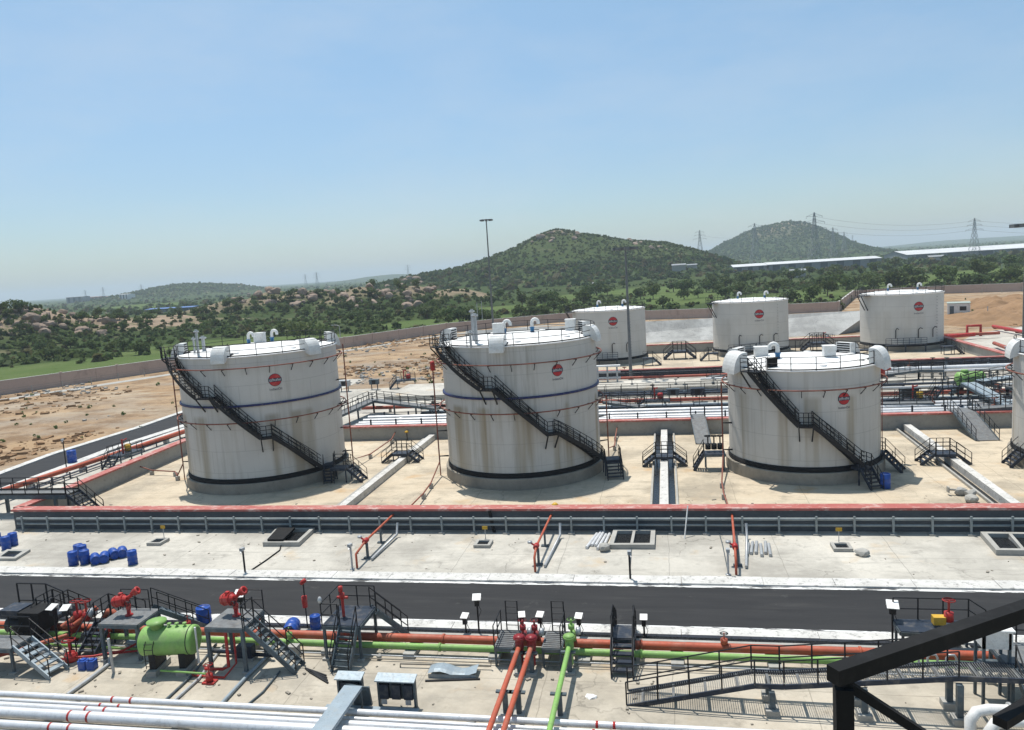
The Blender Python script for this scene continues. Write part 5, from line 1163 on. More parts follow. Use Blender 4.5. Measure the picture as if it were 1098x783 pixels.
pipeline('product_pipe','silver pipe in front of the back dyke wall',[V((18,112,1.1)),V((72,112,1.1))],.35,M.silver,'pipeline',[(20+k*7,112,.7) for k in range(7)],None,10)
def walkway(label,pts,w=1.1,z0=0,leg=3.5,group='grey walkways of the pipe corridor',mat=None,dm=None):
    t=T('walkway',label,'walkway',(0,0,0),0,group); pts=[V(p) for p in pts]
    for a,b in zip(pts[:-1],pts[1:]):
        mb=MB(); mb.bar(a-V((0,0,.025)),b-V((0,0,.025)),w,.05); P(mb,'deck',dm or M.deck,t)
        d=(b-a).normalized(); n=V((-d.y,d.x,0)).normalized()*w/2
        for s in(-1,1):
            mb=MB(); mb.bar(a+n*s-V((0,0,.16)),b+n*s-V((0,0,.16)),.07,.28); P(mb,'edge_beam',mat or M.steel,t)
            mb=MB(); rail(mb,[a+n*s,b+n*s],1.05,1.5,.035,1); P(mb,'handrail',M.blk,t)
        L=(b-a).length; k=max(1,int(L/leg))
        for i in range(k+1):
            p=a+(b-a)*(i/k)
            if p.z>.5: mb=MB(); mb.b2(p.x-.09,p.x+.09,p.y-.09,p.y+.09,.02,p.z-.31); P(mb,'leg',mat or M.steel,t)
    return t
walkway('grey walkway between the two tall tanks, sloping down towards the middle tank',[at(345,452,1.6),at(400,428,1.9),at(470,437,1.5)],1.3)
walkway('lower grey walkway running behind the silver pipes left of the short tank',[at(650,430,1.0),at(690,436,1.0)],1.2)
walkway('dark walkway behind the silver pipes, right of the short tank',[at(945,432,1.2),at(1000,431,1.2)],1.2)
walkway('sloping pale walkway at the right, below the back tanks',[at(1020,416,1.0),at(1050,408,2.2),at(1110,400,2.6)],1.4,dm=M.lblue)
walkway('dark walkway at the far right behind the cut off tank',[at(1040,406,1.7),at(1080,414,1.7),at(1110,416,1.7)],1.3)
walkway('steep walkway descending right of the green vessel in the corridor',[at(1038,410,2.4),at(1092,438,1.2)],1.6,dm=M.lblue)
walkway('walkway below the right back tank',[at(925,404,1.0),at(985,396,1.4),at(1012,396,1.4)],1.1)
walkway('walkway below the middle back tank',[at(760,404,1.0),at(800,397,1.2)],1.1)
def rampdown(label,x0,x1,ya,yb,z):
    t=T('ramp',label,'ramp',(0,0,0),0,'grey steel ramps over the back wall'); c=(x0+x1)/2
    mb=MB(); mb.bar((c,ya,z),(c+.25,yb,.08),x1-x0,.08); P(mb,'ramp_plate',M.deck,t)
    for s,x in((-1,x0),(1,x1)):
        mb=MB(); mb.bar((x,ya,z-.05),(x+.25,yb,.06),.08,.25); P(mb,'stringer',M.steel,t)
        mb=MB(); rail(mb,[(x,ya+1.6,z),(x,ya,z)]+([(x+.25,yb,.08)] if x0>10 else []),1.05,1.0,.03,1); P(mb,'handrail',M.blk,t)
    mb=MB(); mb.b2(x0,x1,ya,ya+2.2,z-.05,z); P(mb,'landing',M.deck,t)
rampdown('plain grey ramp over the back wall left of the short tank',2.55,3.95,79.4,75.0,1.75)
rampdown('railed grey ramp over the back wall right of the short tank',27.0,28.9,79.0,74.3,1.75)
walkway('grey walkway rising from the railed ramp to the frame edge',[V((29,80.6,1.8)),V((42,80.6,2.4))],1.2)
# platforms with actuators / hydrants in the corridor
for (x,y,z,rz,col,l) in ((982,437,1.0,0,M.yellow,'platform with an ochre actuator right of the short tank'),(705,436,.9,0,M.fire,'low platform with a red hydrant left of the short tank'),(436,416,1.4,rad(20),M.fire,'raised platform with a red hydrant in front of the bare earth'),(815,366.5,.8,0,M.yellow,'tiny platform with a yellow valve behind the middle back tank'),(885,369,.8,0,M.lblue,'tiny platform behind the gap between the two right back tanks')):
    q=at(x,y); pipe_platform(l,(q.x,q.y,0),rz,z,col,1.5)
q=at(1040,424); t=T('foam_vessel','small pea green vessel far off in the corridor','vessel',(q.x,q.y,0)); mb=MB(); mb.lathe([(0,-1.6),(.6,-1.5),(.8,-1.3),(.8,1.3),(.6,1.5),(0,1.6)],18,(0,0,2.0),Matrix.Rotation(PI/2,3,'Y')); P(mb,'shell',M.green,t)
for x in(-1.1,1.1): mb=MB(); mb.b2(x-.2,x+.2,-.7,.7,.02,1.3); P(mb,'saddle',M.blk,t)
mb=MB(); mb.lathe([(0,0),(.4,0),(.4,.3),(0,.32)],12,(-.6,0,2.75)); P(mb,'manhole',M.green,t)
q=at(1021,437); t=service('railed stair beside the small green vessel in the corridor',(q.x-1,q.y+1.0,0),rad(200),2.1,1.2,2.0); t['group']='stairs in the corridor'
q=at(652,415); t=T('equipment_rack','pale rack of pipework at the right flank of the middle tank','rack',(q.x,q.y,0))
for x in(-1.4,0,1.4): mb=MB(); mb.b2(x-.12,x+.12,-.12,.12,.03,3.0); P(mb,'post',M.galv,t)
for z in(1.2,2.1,3.0): mb=MB(); mb.b2(-1.6,1.9,-.3,.3,z,z+.22); P(mb,'shelf',M.wht if z>2.5 else M.galv,t)
# loose valve posts
for i,(x,y,h) in enumerate(((678,418,1.3),(725,418,1.3),(765,418,1.6),(792,416,1.2),(966,440,1.1),(1005,436,1.4),(640,437,1.2),(1058,440,1.6),(1072,440,1.6),(1085,436,1.8),(1014,405,1.8),(1048,398,1.8),(1060,397,1.6),(400,436,1.8),(385,440,1.6),(462,446,1.2))):
    q=at(x,y); t=T('valve_post','small dark valve on a stem among the corridor pipes','valve',(q.x,q.y,0),random.uniform(0,3),'valves in the corridor'); mb=MB(); valve(mb,V((0,0,h*.55)),1.0); mb.tube((0,0,.02),(0,0,h*.5),.08,6); P(mb,'valve_body',random.choice([M.blk,M.dkblue,M.steel]),t); mb=MB(); mb.b2(-.25,.25,-.25,.25,.02,.12); P(mb,'footing',M.block,t)
# gauge huts etc. in the far bay
for i,(x,y,l) in enumerate(((729,385,'stile in the far bay between the left and middle back tanks'),(877,376,'stile in the far bay between the middle and right back tanks'))):
    q=at(x,y); dup(s0,(q.x,q.y,0),0,l,'stiles in the far bay').scale=(1.5,1.5,1.6)
for i,(x,y,l) in enumerate(((700,392,'dark service stair at the right foot of the left back tank'),(760,387,'dark service stair at the left foot of the middle back tank'),(1022,380,'dark service stair at the right foot of the right back tank'),(920,384,'dark service stair at the left foot of the right back tank'))):
    q=at(x,y); t=service(l,(q.x,q.y,0),rad((0,180,0,180)[i]),1.4,1.4,1.6); t['group']='stairs at the back tanks'

# railing runs and pipe supports that crowd the corridor
for i,(x0,x1,y,z,l) in enumerate(((-30,40,91.2,.9,'long dark railing just behind the silver corridor pipes'),(-14,24,99.5,1.0,'dark railing run in front of the raised slab'),(-14,36,103.5,.6,'second dark railing run at the edge of the raised slab'),(-16,47,115.2,.5,'dark railing run close under the back dyke wall'))):
    t=T('railing_run',l,'railing',(0,0,0),0,'railing runs in the corridor'); mb=MB(); rail(mb,[(x0,y,z),(x1,y,z)],1.1,2.1,.035,2); P(mb,'handrail',M.blk,t); mb=MB(); mb.b2(x0,x1,y-.35,y+.35,z-.2,z); P(mb,'cable_tray',M.dkblue,t)
    k=int((x1-x0)/6)
    for j in range(k+1): x=x0+.3+(x1-x0-.6)*j/k; mb=MB(); mb.b2(x-.12,x+.12,y-.12,y+.12,.02,z-.201); P(mb,'leg',M.dkblue,t)
for i,(x,y,s,m,l) in enumerate(((722,431,1.0,M.steel,'grey equipment box beside the red hydrant left of the short tank'),(748,431,1.1,M.dkblue,'dark equipment box left of the short tank, behind the ramp'),(975,434,1.2,M.steel,'grey equipment box below the ochre actuator'),(1092,390,2.0,M.lblue,'pale box on a post below the floodlight mast at the right edge'),(370,420,1.2,M.galv,'pale equipment box right of the leftmost tank'),(402,418,1.0,M.steel,'grey equipment box on the walkway between the tall tanks'))):
    q=at(x,y); t=T('equipment_box',l,'equipment box',(q.x,q.y,0)); 
    for xx in(-.5,.5): mb=MB(); mb.b2(xx*s-.06,xx*s+.06,-.06,.06,.02,.9); P(mb,'leg',M.dkblue,t)
    mb=MB(); mb.b2(-.75*s,.75*s,-.35*s,.35*s,.9,.9+.75*s); mb.b2(-.82*s,.82*s,-.42*s,.42*s,.902+.75*s,.95+.75*s); P(mb,'box_body',m,t); mb=MB(); mb.b2(-.3*s,.3*s,-.35*s-.03,-.35*s-.004,1.0,.8+.75*s); P(mb,'door',M.blk,t)
for (x0,x1,y,z,r,m,l) in ((-30,45,93.2,.6,.14,M.lblue,'pale slim pipe between the silver pipes and the red corridor main'),(-12,45,101.0,.5,.16,M.galv,'grey pipe in front of the raised slab'),(5,60,110.2,1.0,.16,M.silver,'thin silver pipe on the raised slab'),(-14,50,113.2,1.05,.2,M.red,'red pipe on the raised slab below the back dyke wall'),(-30,60,90.2,.5,.1,M.green,'thin green pipe behind the silver corridor pipes')):
    pipeline('product_pipe',l,[V((x0,y,z)),V((x1,y,z))],r,m,'pipeline',[(x0+2+k*7,y,z-r+.01) for k in range(int((x1-x0)/7))],None,8)
for k,(x,y) in enumerate(((352,452),(357,446),(363,441),(341,449),(465,440),(700,428),(735,428),(1000,442),(1012,446),(1030,446),(1040,444),(1066,446),(1078,446),(1090,444),(1022,428),(1070,430),(1000,398),(1030,402),(1015,398),(975,400),(955,402),(938,407),(690,404),(670,407))):
    q=at(x,y); t=T('valve_post','small dark valve on a stem among the corridor pipes','valve',(q.x,q.y,0),random.uniform(0,3),'valves in the corridor'); mb=MB(); valve(mb,V((0,0,.9)),1.3); mb.tube((0,0,.02),(0,0,.7),.1,6); mb.tube((-.8,0,.75),(.8,0,.75),.14,8); P(mb,'valve_body',[M.blk,M.dkblue,M.steel,M.rust][k%4],t); mb=MB(); mb.b2(-.25,.25,-.25,.25,.02,.12); P(mb,'footing',M.block,t)
# ------------------------------------------------------------------ boundary wall, masts, poles
WA=np.array([math.atan2(p.x,p.y) for p in WALLP]); WD=np.array([math.hypot(p.x,p.y) for p in WALLP])
def outside(X,Y,m=4): return np.hypot(X,Y)>np.interp(np.arctan2(X,Y),WA,WD)+m
t=T('boundary_wall','long pinkish plastered boundary wall enclosing the depot','boundary wall')
mb=MB(); mc=MB()
for a,b in zip(WALLP[:-1],WALLP[1:]):
    mb.bar(a+V((0,0,1.35)),b+V((0,0,1.35)),.3,2.7); mc.bar(a+V((0,0,2.76)),b+V((0,0,2.76)),.42,.11)
P(mb,'wall_body',M.pink,t); P(mc,'coping',M.kerb,t)
pil=MB()
for a,b in zip(WALLP[:-1],WALLP[1:]):
    k=int((b-a).length/9)
    for i in range(k):
        p=a+(b-a)*(i/max(k,1)); pil.b2(p.x-.2,p.x+.2,p.y-.28,p.y+.28,0,2.95)
P(pil,'pilaster',M.pink,t)
# patrol track and wire fence inside the wall
inn=[p*(1-7.5/p.length) for p in WALLP]; inn2=[p*(1-11/p.length) for p in WALLP]
quad('patrol_track',[p.xy for p in inn[:9]]+[p.xy for p in reversed(inn2[:9])],.03,M.block)
t=T('wire_fence','low wire fence on short posts inside the pink boundary wall','fence'); 
mw=MB(); pm=MB(); pm.b2(-.06,.06,-.06,.06,0,1.5); pm=pm.mesh('post',M.block); cnt=0
inf=[p*(1-4.5/p.length) for p in WALLP]
for a,b in zip(inf[:-1],inf[1:]):
    for z in(.5,1.0,1.4): mw.tube(a+V((0,0,z)),b+V((0,0,z)),.012,4)
    k=int((b-a).length/5.2)
    for i in range(k):
        if cnt<100: P(pm,'post',None,t,loc=a+(b-a)*(i/k)); cnt+=1
P(mw,'wire',M.steel,t)
def mast(label,x,yb,yt,Y,hw,n=6,r0=.32):
    b=atY(x[0],yb,Y); top=atY(x[1],yt,Y); h=top.z; t=T('floodlight_mast',label,'floodlight mast',(b.x,Y,0),0,'tall floodlight masts')
    mb=MB(); mb.lathe([(r0,0),(r0*.8,h*.4),(r0*.5,h)],10); P(mb,'mast_pole',M.mast,t); mb=MB(); mb.path([pol(hw*.8,2*PI*k/16,h-.2) for k in range(16)],.07,6,closed=True); mb.bar((-hw*.8,0,h-.2),(hw*.8,0,h-.2),.08); mb.bar((0,-hw*.8,h-.2),(0,hw*.8,h-.2),.08); P(mb,'ring',M.steel,t)
    for k in range(8): mb=MB(); q=pol(hw,2*PI*k/8+.2,h-.35); mb.box(q,(.75,.75,.42),2*PI*k/8+.2); P(mb,'floodlight',M.mast,t)
mast('tallest floodlight mast rising behind the brown streaked middle tank',(528.5,521),345,235,228,1.6)
mast('floodlight mast in front of the left back tank',(676,672),392,264,116.6,1.55,r0=.26)
mast('floodlight mast cut by the right edge of the frame',(1097.5,1091.5),380,239,104,1.3,r0=.24)
def thinpole(label,x,yb,yt,arm=0,Y=None):
    b=at(x,yb); d=b.length; h=18*(yb-yt)/(yb-(322-.0633*x)); t=T('light_pole',label,'light pole',(b.x,b.y,0)); mb=MB(); mb.tube((0,0,0),(0,0,h),.10,6); P(mb,'pole',M.galv,t)
    if arm: mb=MB(); mb.path([V((0,0,h-.1)),V((-.5,0,h+.2)),V((-1.6,0,h+.3))],.06,6); mb.box((-1.9,0,h+.3),(.8,.3,.15)); P(mb,'lamp_arm',M.galv,t)
thinpole('street light on a thin pole near the boundary wall right of the leftmost tank',366,373,349,1); thinpole('thin pole left of the tallest mast, shorter of the two',513,352,324); thinpole('thin pole left of the tallest mast, taller of the two',518,352,322)
thinpole('thin pole standing in the green field at the far right',1074,303,283); thinpole('thin pole by the soil heaps right of the back tanks',1059,342,328)
# ------------------------------------------------------------------ distant buildings
def shed(label,x0,x1,yb,ye,yr,Y,dep,wallm,roofm,group=None,cols=0,name='shed',doors=0):
    a=atY(x0,yb,Y); b=atY(x1,yb-(x1-x0)*.0633,Y); X0,X1=a.x,b.x; gz=hz((X0+X1)/2,Y); 
    he=max(atY((x0+x1)/2,ye-(x1-x0)*.0316,Y).z,gz+3); hr=max(atY((x0+x1)/2,yr-(x1-x0)*.0316,Y+dep/2).z,he+.6)
    t=T(name,label,'building',((X0+X1)/2,Y,0),0,group); w=(X1-X0)/2
    mb=MB(); mb.add([(-w,0,gz-2),(w,0,gz-2),(w,dep,gz-2),(-w,dep,gz-2),(-w,0,he),(w,0,he),(w,dep,he),(-w,dep,he),(-w,dep/2,hr-.15),(w,dep/2,hr-.15)],[(0,1,5,4),(2,3,7,6),(1,2,6,9,5),(3,0,4,8,7)]); P(mb,'wall',wallm,t)
    mb=MB(); o=.8; e=(hr-he)/(dep/2)*o
    mb.add([(-w-o,-o,he-e),(w+o,-o,he-e),(w+o,dep/2,hr),(-w-o,dep/2,hr),(w+o,dep+o,he-e),(-w-o,dep+o,he-e),(-w-o,-o,he-e-.3),(w+o,-o,he-e-.3)],[(0,1,2,3),(3,2,4,5),(6,7,1,0)]); P(mb,'roof',roofm,t)
    for k in range(doors):
        x=-w+2*w*(k+.5)/doors; mb=MB(); mb.b2(x-w/doors*.45,x+w/doors*.45,-.12,-.02,max(gz,0)+.3,he-.8); P(mb,'door' if name=='shed' else 'window',M.steel,t)
    return t
roofw=paint('pale_sheet_roof',(.62,.63,.63),.5,.1,dirt=(.5,.5,.5),scale=.05); greyw=paint('grey_sheet_wall',(.25,.27,.29),.6,dirt=(.2,.21,.22),scale=.05); roofb=paint('blue_sheet_roof',(.06,.16,.40),.5,dirt=(.06,.13,.32),scale=.05); brick=paint('brick_building',(.30,.17,.12),.9,scale=.1); grn=paint('pale_green_cabin',(.34,.40,.36),.6)
shed('long low white roofed shed below the second hill',824,945,288,284,281.5,700,45,greyw,roofw,None,doors=7)
shed('white roofed shed at the left end of the long one',787,822,291,286.5,284,690,45,greyw,roofw,None,doors=3)
shed('large pale warehouse with a grey wall under the right pylon',973,1180,281,273.5,269,900,90,greyw,roofw,None,doors=6)
shed('long blue roofed shed on the left plain',157,207,339,335.5,333,560,16,greyw,roofb,None,doors=3)
for i,(x0,x1,yb,ye,Y,m,l) in enumerate(((71,88,321,319.2,1500,greyw,'grey flat town block on the left horizon'),(88,106,321,319.4,1600,brick,'brick coloured town block right of the grey one'),(107,122,320,318.6,1700,brick,'lower brick building at the right of the distant town'),(128,137,318.5,316,1500,M.white,'small pale building at the end of the distant town'))):
    shed(l,x0,x1,yb,ye,ye-.4,Y,25,m,m,'distant town buildings',doors=3,name='house')
for i,(x,y,s,l) in enumerate(((640,309,3,'small white hut among trees below the rocky hill'),(1003,282,6,'small pale hut in front of the right warehouse'),(855,298,5,'pale hut among the trees behind the right back tank'),(728,291,6,'pale building on the right shoulder of the rocky hill'),(742,290,4.5,'smaller pale building right of the other on the rocky hill shoulder'))):
    p=hit(x,y); t=T('hut',l,'hut',(p.x,p.y,p.z)); mb=MB(); mb.b2(-s,s,-s*.6,s*.6,-3,s*.55+1.8); P(mb,'wall',M.block,t); mb=MB(); mb.add([(-s*1.05,-s*.65,s*.55+1.8),(s*1.05,-s*.65,s*.55+1.8),(s*1.05,0,s*.75+1.8),(-s*1.05,0,s*.75+1.8),(s*1.05,s*.65,s*.55+1.8),(-s*1.05,s*.65,s*.55+1.8)],[(0,1,2,3),(3,2,4,5)]); P(mb,'roof',greyw,t)
q=at(1026,338.5); t=T('site_cabin','white site cabin with a pale roof beside the right back tank','cabin',(q.x+.4,q.y,0),rad(-18)); mb=MB(); mb.b2(-2.4,2.4,0,5,.1,2.9); P(mb,'wall',M.white,t); mb=MB(); mb.b2(-2.5,2.5,-.1,5.1,2.902,3.02); P(mb,'roof',grn,t); mb=MB(); mb.b2(-1.9,-1.0,-.04,-.005,.15,2.3); P(mb,'door',M.steel,t); mb=MB(); mb.b2(.2,1.6,-.04,-.005,1.2,2.2); P(mb,'window',M.dark,t)
q=at(1000,325); 
# ------------------------------------------------------------------ pylons and lines
pyl=paint('pylon_steel',(.30,.32,.33),.6)
def pylon_mesh(hh,w,th):
    def B(mb,p,q): mb.bar(p,q,th)
    body=MB(); lv=[(0,w),(.2,w*.78),(.38,w*.58),(.55,w*.4),(.68,w*.27),(.8,w*.2),(.9,w*.16),(1,w*.06)]
    cs=[[V((sx*ww/2,sy*ww/2,h*hh)) for sx,sy in((-1,-1),(1,-1),(1,1),(-1,1))] for h,ww in lv]
    for A_,B_ in zip(cs[:-1],cs[1:]):
        for i in range(4): B(body,A_[i],B_[i]); B(body,A_[i],B_[(i+1)%4]); B(body,A_[(i+1)%4],B_[i]); B(body,B_[i],B_[(i+1)%4])
    arms=[]
    for h,l in((.70,w*.95),(.82,w*.8),(.93,w*.62)):
        for s in(-1,1):
            mb=MB(); p=V((s*l,0,h*hh)); B(mb,V((0,0,h*hh)),p); B(mb,V((0,0,(h+.055)*hh)),p); B(mb,p,p-V((0,0,hh*.04))); arms.append(mb.mesh('crossarm',pyl))
    return body.mesh('lattice_body',pyl),arms
PYM=pylon_mesh(45,11,.21)
PYT={}
for (x,yt,Y,l) in ((1045,234,900,'nearest big lattice pylon standing behind the right warehouse'),(873,228,900,'tall lattice pylon right of the second hill top'),(750,247,1000,'lattice pylon on the saddle left of the second hill'),(809,239.5,1250,'slim lattice pylon in front of the second hill'),(893,244,1300,'lattice pylon at the right foot of the second hill, first of three'),(905,248.5,1650,'smaller lattice pylon at the right foot of the second hill, second of three'),(914,252,2000,'tiny lattice pylon at the right foot of the second hill, third of three'),
   (91,311,2300,'faint pylon on the left horizon above the town, leftmost'),(110,308,2300,'faint pylon on the left horizon, second from the left'),(151,305,2300,'faint pylon on the left horizon, third from the left'),(339,292,1600,'faint pylon on the horizon above the green ridge'),(327,294,2200,'smaller faint pylon on the horizon left of the ridge one'),(437,284,2400,'faint pylon left of the rocky hill')):
    p=atY(x,yt,Y); g_=hz(p.x,Y); s=(p.z-g_)/45; t=T('pylon',l,'pylon',(p.x,Y,g_),rad(12),'electricity pylons'); t.scale=(s*1.0,s*1.0,s); PYT[x]=(p,s)
    P(PYM[0],'lattice_body',None,t)
    for m_ in PYM[1]: P(m_,'crossarm',None,t)
def wire(label,a,b,dz,r=.10,sag=7):
    A_=a[0]+V((0,0,-45*a[1]*dz)); B_=b[0]+V((0,0,-45*b[1]*dz)); mb=MB(); mb.path([A_.lerp(B_,k/14)-V((0,0,sag*4*(k/14)*(1-k/14))) for k in range(15)],r,4); solo(mb,'power_line',pyl,label,'power line','power lines between pylons')
E_=(atY(1330,226,880),1.0)
for dz,l in((.07,'top'),(.18,'middle'),(.30,'lowest')):
    wire(l+' power line between the tall pylon and the big right pylon',PYT[873],PYT[1045],dz); wire(l+' power line leaving the frame right of the big pylon',PYT[1045],E_,dz)
wire('power line between the saddle pylon and the tall pylon',PYT[750],PYT[873],.18,.07,9)
# ------------------------------------------------------------------ trees and scrub
def hit_many(px,py):
    d=np.array([list(ray(x,y)) for x,y in zip(px,py)]); d/=np.hypot(d[:,0],d[:,1])[:,None]; t=np.full(len(px),90.0); done=np.zeros(len(px),bool)
    for _ in range(330):
        k=np.flatnonzero(~done)
        if len(k)==0 or t[k].min()>8000: break
        tk=t[k]; hk=CAMH+d[k,2]*tk<=hfun(d[k,0]*tk,d[k,1]*tk); done[k[hk]]=True; m=k[~hk]; t[m]*=1.014
    P_=np.stack([d[:,0]*t,d[:,1]*t,hfun(d[:,0]*t,d[:,1]*t)],-1); return P_[done],done
def crown(seed,n=260,w=1.0,h=1.0,base=.1,leaf=.16,blobs=6):
    R=np.random.default_rng(seed); B=[]
    for i in range(blobs):
        a=R.uniform(0,2*PI); rr=R.uniform(0,.33)*w; B.append((rr*math.cos(a),rr*math.sin(a),base+R.uniform(.28,.78)*(h-base),R.uniform(.17,.30)*w,R.uniform(.14,.24)*h))
    B.append((0,0,base+.42*(h-base),.34*w,.34*(h-base)))
    mb=MB()
    for i in range(n):
        b=B[R.integers(len(B))]; u=R.normal(size=3); u/=np.linalg.norm(u); k=R.uniform(.45,1.08)**.6
        c=np.array([b[0]+u[0]*b[3]*k,b[1]+u[1]*b[3]*k,max(b[2]+u[2]*b[4]*k,base*.5)]); nrm=u*.8+R.normal(size=3)*.55+np.array([0,0,.25]); nrm/=np.linalg.norm(nrm)
        a=np.cross(nrm,R.normal(size=3)); a/=np.linalg.norm(a); e=np.cross(nrm,a); s=leaf*R.uniform(.5,1.15)
        mb.add([V(c+a*s*.5),V(c+e*s*.42),V(c-a*s*.5),V(c-e*s*.42)],[(0,1,2,3)])
    return mb
def trunk(seed,h,r):
    R=random.Random(seed); mb=MB(); mb.path([V((0,0,-.1)),V((R.uniform(-.02,.02),0,h*.5)),V((R.uniform(-.04,.04),R.uniform(-.04,.04),h))],[r,r*.75,r*.5],6)
    for k in range(3):
        a=R.uniform(0,6.3); mb.path([V((0,0,h*.75)),V((.12*math.cos(a),.12*math.sin(a),h*1.25)),V((.22*math.cos(a),.22*math.sin(a),h*1.7))],[r*.5,r*.35,r*.2],5)
    return mb
VAR=[]
for i,(nm,w,h,base,mat,n,lf) in enumerate((('round_bush',1.5,1.0,.0,M.leafd,230,.20),('round_bush',1.3,1.0,.02,M.leafm,230,.20),('broad_tree',1.25,1.0,.18,M.leafd,300,.16),('broad_tree',1.1,1.0,.2,M.leafm,300,.16),('spreading_tree',1.9,1.0,.12,M.leafl,420,.17),('slender_tree',.7,1.0,.22,M.leafd,240,.13))):
    VAR.append((nm,crown(50+i,n,w,h,base,lf,7).mesh('crown',mat),trunk(i,max(base+.2,.25),.035).mesh('trunk',M.bark)))
ntree=0
def tree(p,s,v,label,group,sx=1.0):
    global ntree
    nm,c,k=VAR[v]; t=T(nm,label,'tree' if 'tree' in nm else 'bush',p,random.uniform(0,6.28),group); t.scale=(s*sx,s*sx,s); P(c,'crown',None,t)
    P(k,'trunk',None,t); ntree+=1
# single trees one can point at
for (x,y,s,v,l) in ((322,364,6.3,4,'large pale green spreading tree just right of the leftmost tank roof'),(343,363,5.0,4,'pale green spreading tree at the right of the largest one'),(303,360,4.6,3,'green tree at the left of the large pale spreading tree'),(133,377,4.6,0,'dark round bush standing alone in the grass strip left of the leftmost tank'),(58,387,4.4,2,'dark tree at the edge of the grass strip above the left boundary wall'),(132,320,14,2,'taller tree on the left skyline beside the distant town'),(146,318.5,11,5,'slender tree on the left skyline right of the taller one'),(711,331,5.2,0,'dark bush behind the boundary wall right of the left back tank'),(231,352,4.6,2,'dark tree behind the roof vents of the leftmost tank'),
   (612,342,7,2,'dark tall tree touching the left edge of the left back tank'),(585,330,9,2,'dark broad tree left of the left back tank'),(625,328,8.5,0,'dark dense tree above the left back tank'),(560,331,9,5,'slender dark tree between the tallest mast and the left back tank'),(394,345,5,0,'dark bush in the middle distance left of the middle tank roof'),
   (870,326,6.5,3,'mid green tree above the gap between the two right back tanks'),(887,318,8,2,'dark tree behind the gap between the two right back tanks'),(850,326,5.5,0,'round dark bush right of the middle back tank'),(940,308,7,4,'pale green spreading tree just above the right back tank'),(1012,304,8,3,'tall green tree above the right end of the right back tank'),(985,300,7,2,'dark tree above the right back tank'),(1060,288,9,2,'dark tree in front of the right warehouse'),(960,289,9,3,'green tree between the two warehouses'),(895,333,4.5,1,'bush at the bend of the boundary wall')):
    p=hit(x,y)
    if p: tree(p,s,v,l,None)
ZONES=[(-40,200,346,384,58,2.4,4.4,'green bush in the scrub at the left beyond the boundary wall',(0,1,1,3)),(0,110,322,348,9,3.5,5.5,'bush on the rocky mound at the far left',(0,2,1)),
 (110,260,326,350,34,3.2,6,'bush on the plain between the rocky mound and the green ridge',(0,1,2,3)),(240,480,306,345,46,3.5,6.5,'tree on the green rocky ridge behind the leftmost tank',(0,2,1,3)),
 (370,620,322,350,34,4,7.5,'tree on the plain behind the middle front tank',(0,2,1,3)),(610,800,300,324,28,5,8.5,'tree on the plain at the foot of the rocky hill',(0,2,3)),(780,960,284,296,16,4,7,'tree in front of the long white roofed shed',(0,2,3)),(790,1100,288,318,40,5,9,'tree on the plain behind the two right back tanks',(0,2,1,3,3)),(1040,1120,281,300,8,6,9,'tree beside the pale field at the far right',(0,2,3))]
for x0,x1,y0,y1,n,h0,h1,l,vs in ZONES:
    px=rng.uniform(x0,x1,n*3); py=rng.uniform(y0,y1,n*3); Pp,_=hit_many(px,py); k=0
    for p in Pp:
        if k>=n: break
        if not outside(p[0],p[1],6) or math.hypot(p[0],p[1])>1500: continue
        tree(V(p),random.uniform(h0,h1),random.choice(vs),l,l.replace('green bush','bushes').replace('bush ','bushes ').replace('tree ','trees '),random.uniform(.85,1.25)); k+=1
# countless scrub: one object per stretch of country
def scrub(name,label,Pp,s0,s1,nq,mats,lf=.5,flat=.7):
    n=len(Pp); S_=rng.uniform(s0,s1,n)*np.where(rng.random(n)<.2,1.5,1); V_=[];mi=[]
    u=rng.normal(size=(n,nq,3)); u/=np.linalg.norm(u,axis=2,keepdims=True); u[...,2]=np.abs(u[...,2])
    c=Pp[:,None,:]+u*S_[:,None,None]*np.array([.6,.6,flat])*rng.uniform(.5,1,(n,nq,1))
    nr=u*.9+rng.normal(size=(n,nq,3))*.45; nr/=np.linalg.norm(nr,axis=2,keepdims=True); a=np.cross(nr,rng.normal(size=(n,nq,3))); a/=np.linalg.norm(a,axis=2,keepdims=True); e=np.cross(nr,a)
    s=(S_[:,None,None]*lf*rng.uniform(.7,1.3,(n,nq,1)))
    vs=np.stack([c+a*s,c+e*s*.8,c-a*s,c-e*s*.8],2).reshape(-1,3); f=np.arange(len(vs)).reshape(-1,4)
    me=bpy.data.meshes.new(name); me.from_pydata(vs.tolist(),[],f.tolist())
    for m_ in mats: me.materials.append(m_)
    me.polygons.foreach_set('material_index',np.repeat(rng.integers(0,len(mats),n),nq).astype(np.int32)); me.update()
    return solo(me,name,None,label,'scrub',kind='stuff')
def sample(x0,x1,y0,y1,n,off=5):
    px=rng.uniform(x0,x1,n); hy=322-.0633*px; py=np.maximum(rng.uniform(y0,y1,n),0); py=np.where(py<hy+off-400,hy+off,py); Pp,_=hit_many(px,py); return Pp
N1=18000; px=rng.uniform(-250,1350,N1); py=322-.0633*px+rng.uniform(0,1,N1)**1.3*72+2
Pp,_=hit_many(px,py); Pp=Pp[outside(Pp[:,0],Pp[:,1],4)]
D_=np.hypot(Pp[:,0],Pp[:,1]); cl=fbm(Pp[:,0],Pp[:,1],45,3)
zg=np.stack(zonef(Pp[:,0],Pp[:,1],Pp[:,2]),-1)
keep=(rng.random(len(Pp))<(1-.93*zg[:,0]))&(rng.random(len(Pp))<(1-.6*zg[:,1]))&(cl+rng.uniform(-.2,.35,len(Pp))>0)
Pp=Pp[keep]; D_=D_[keep]
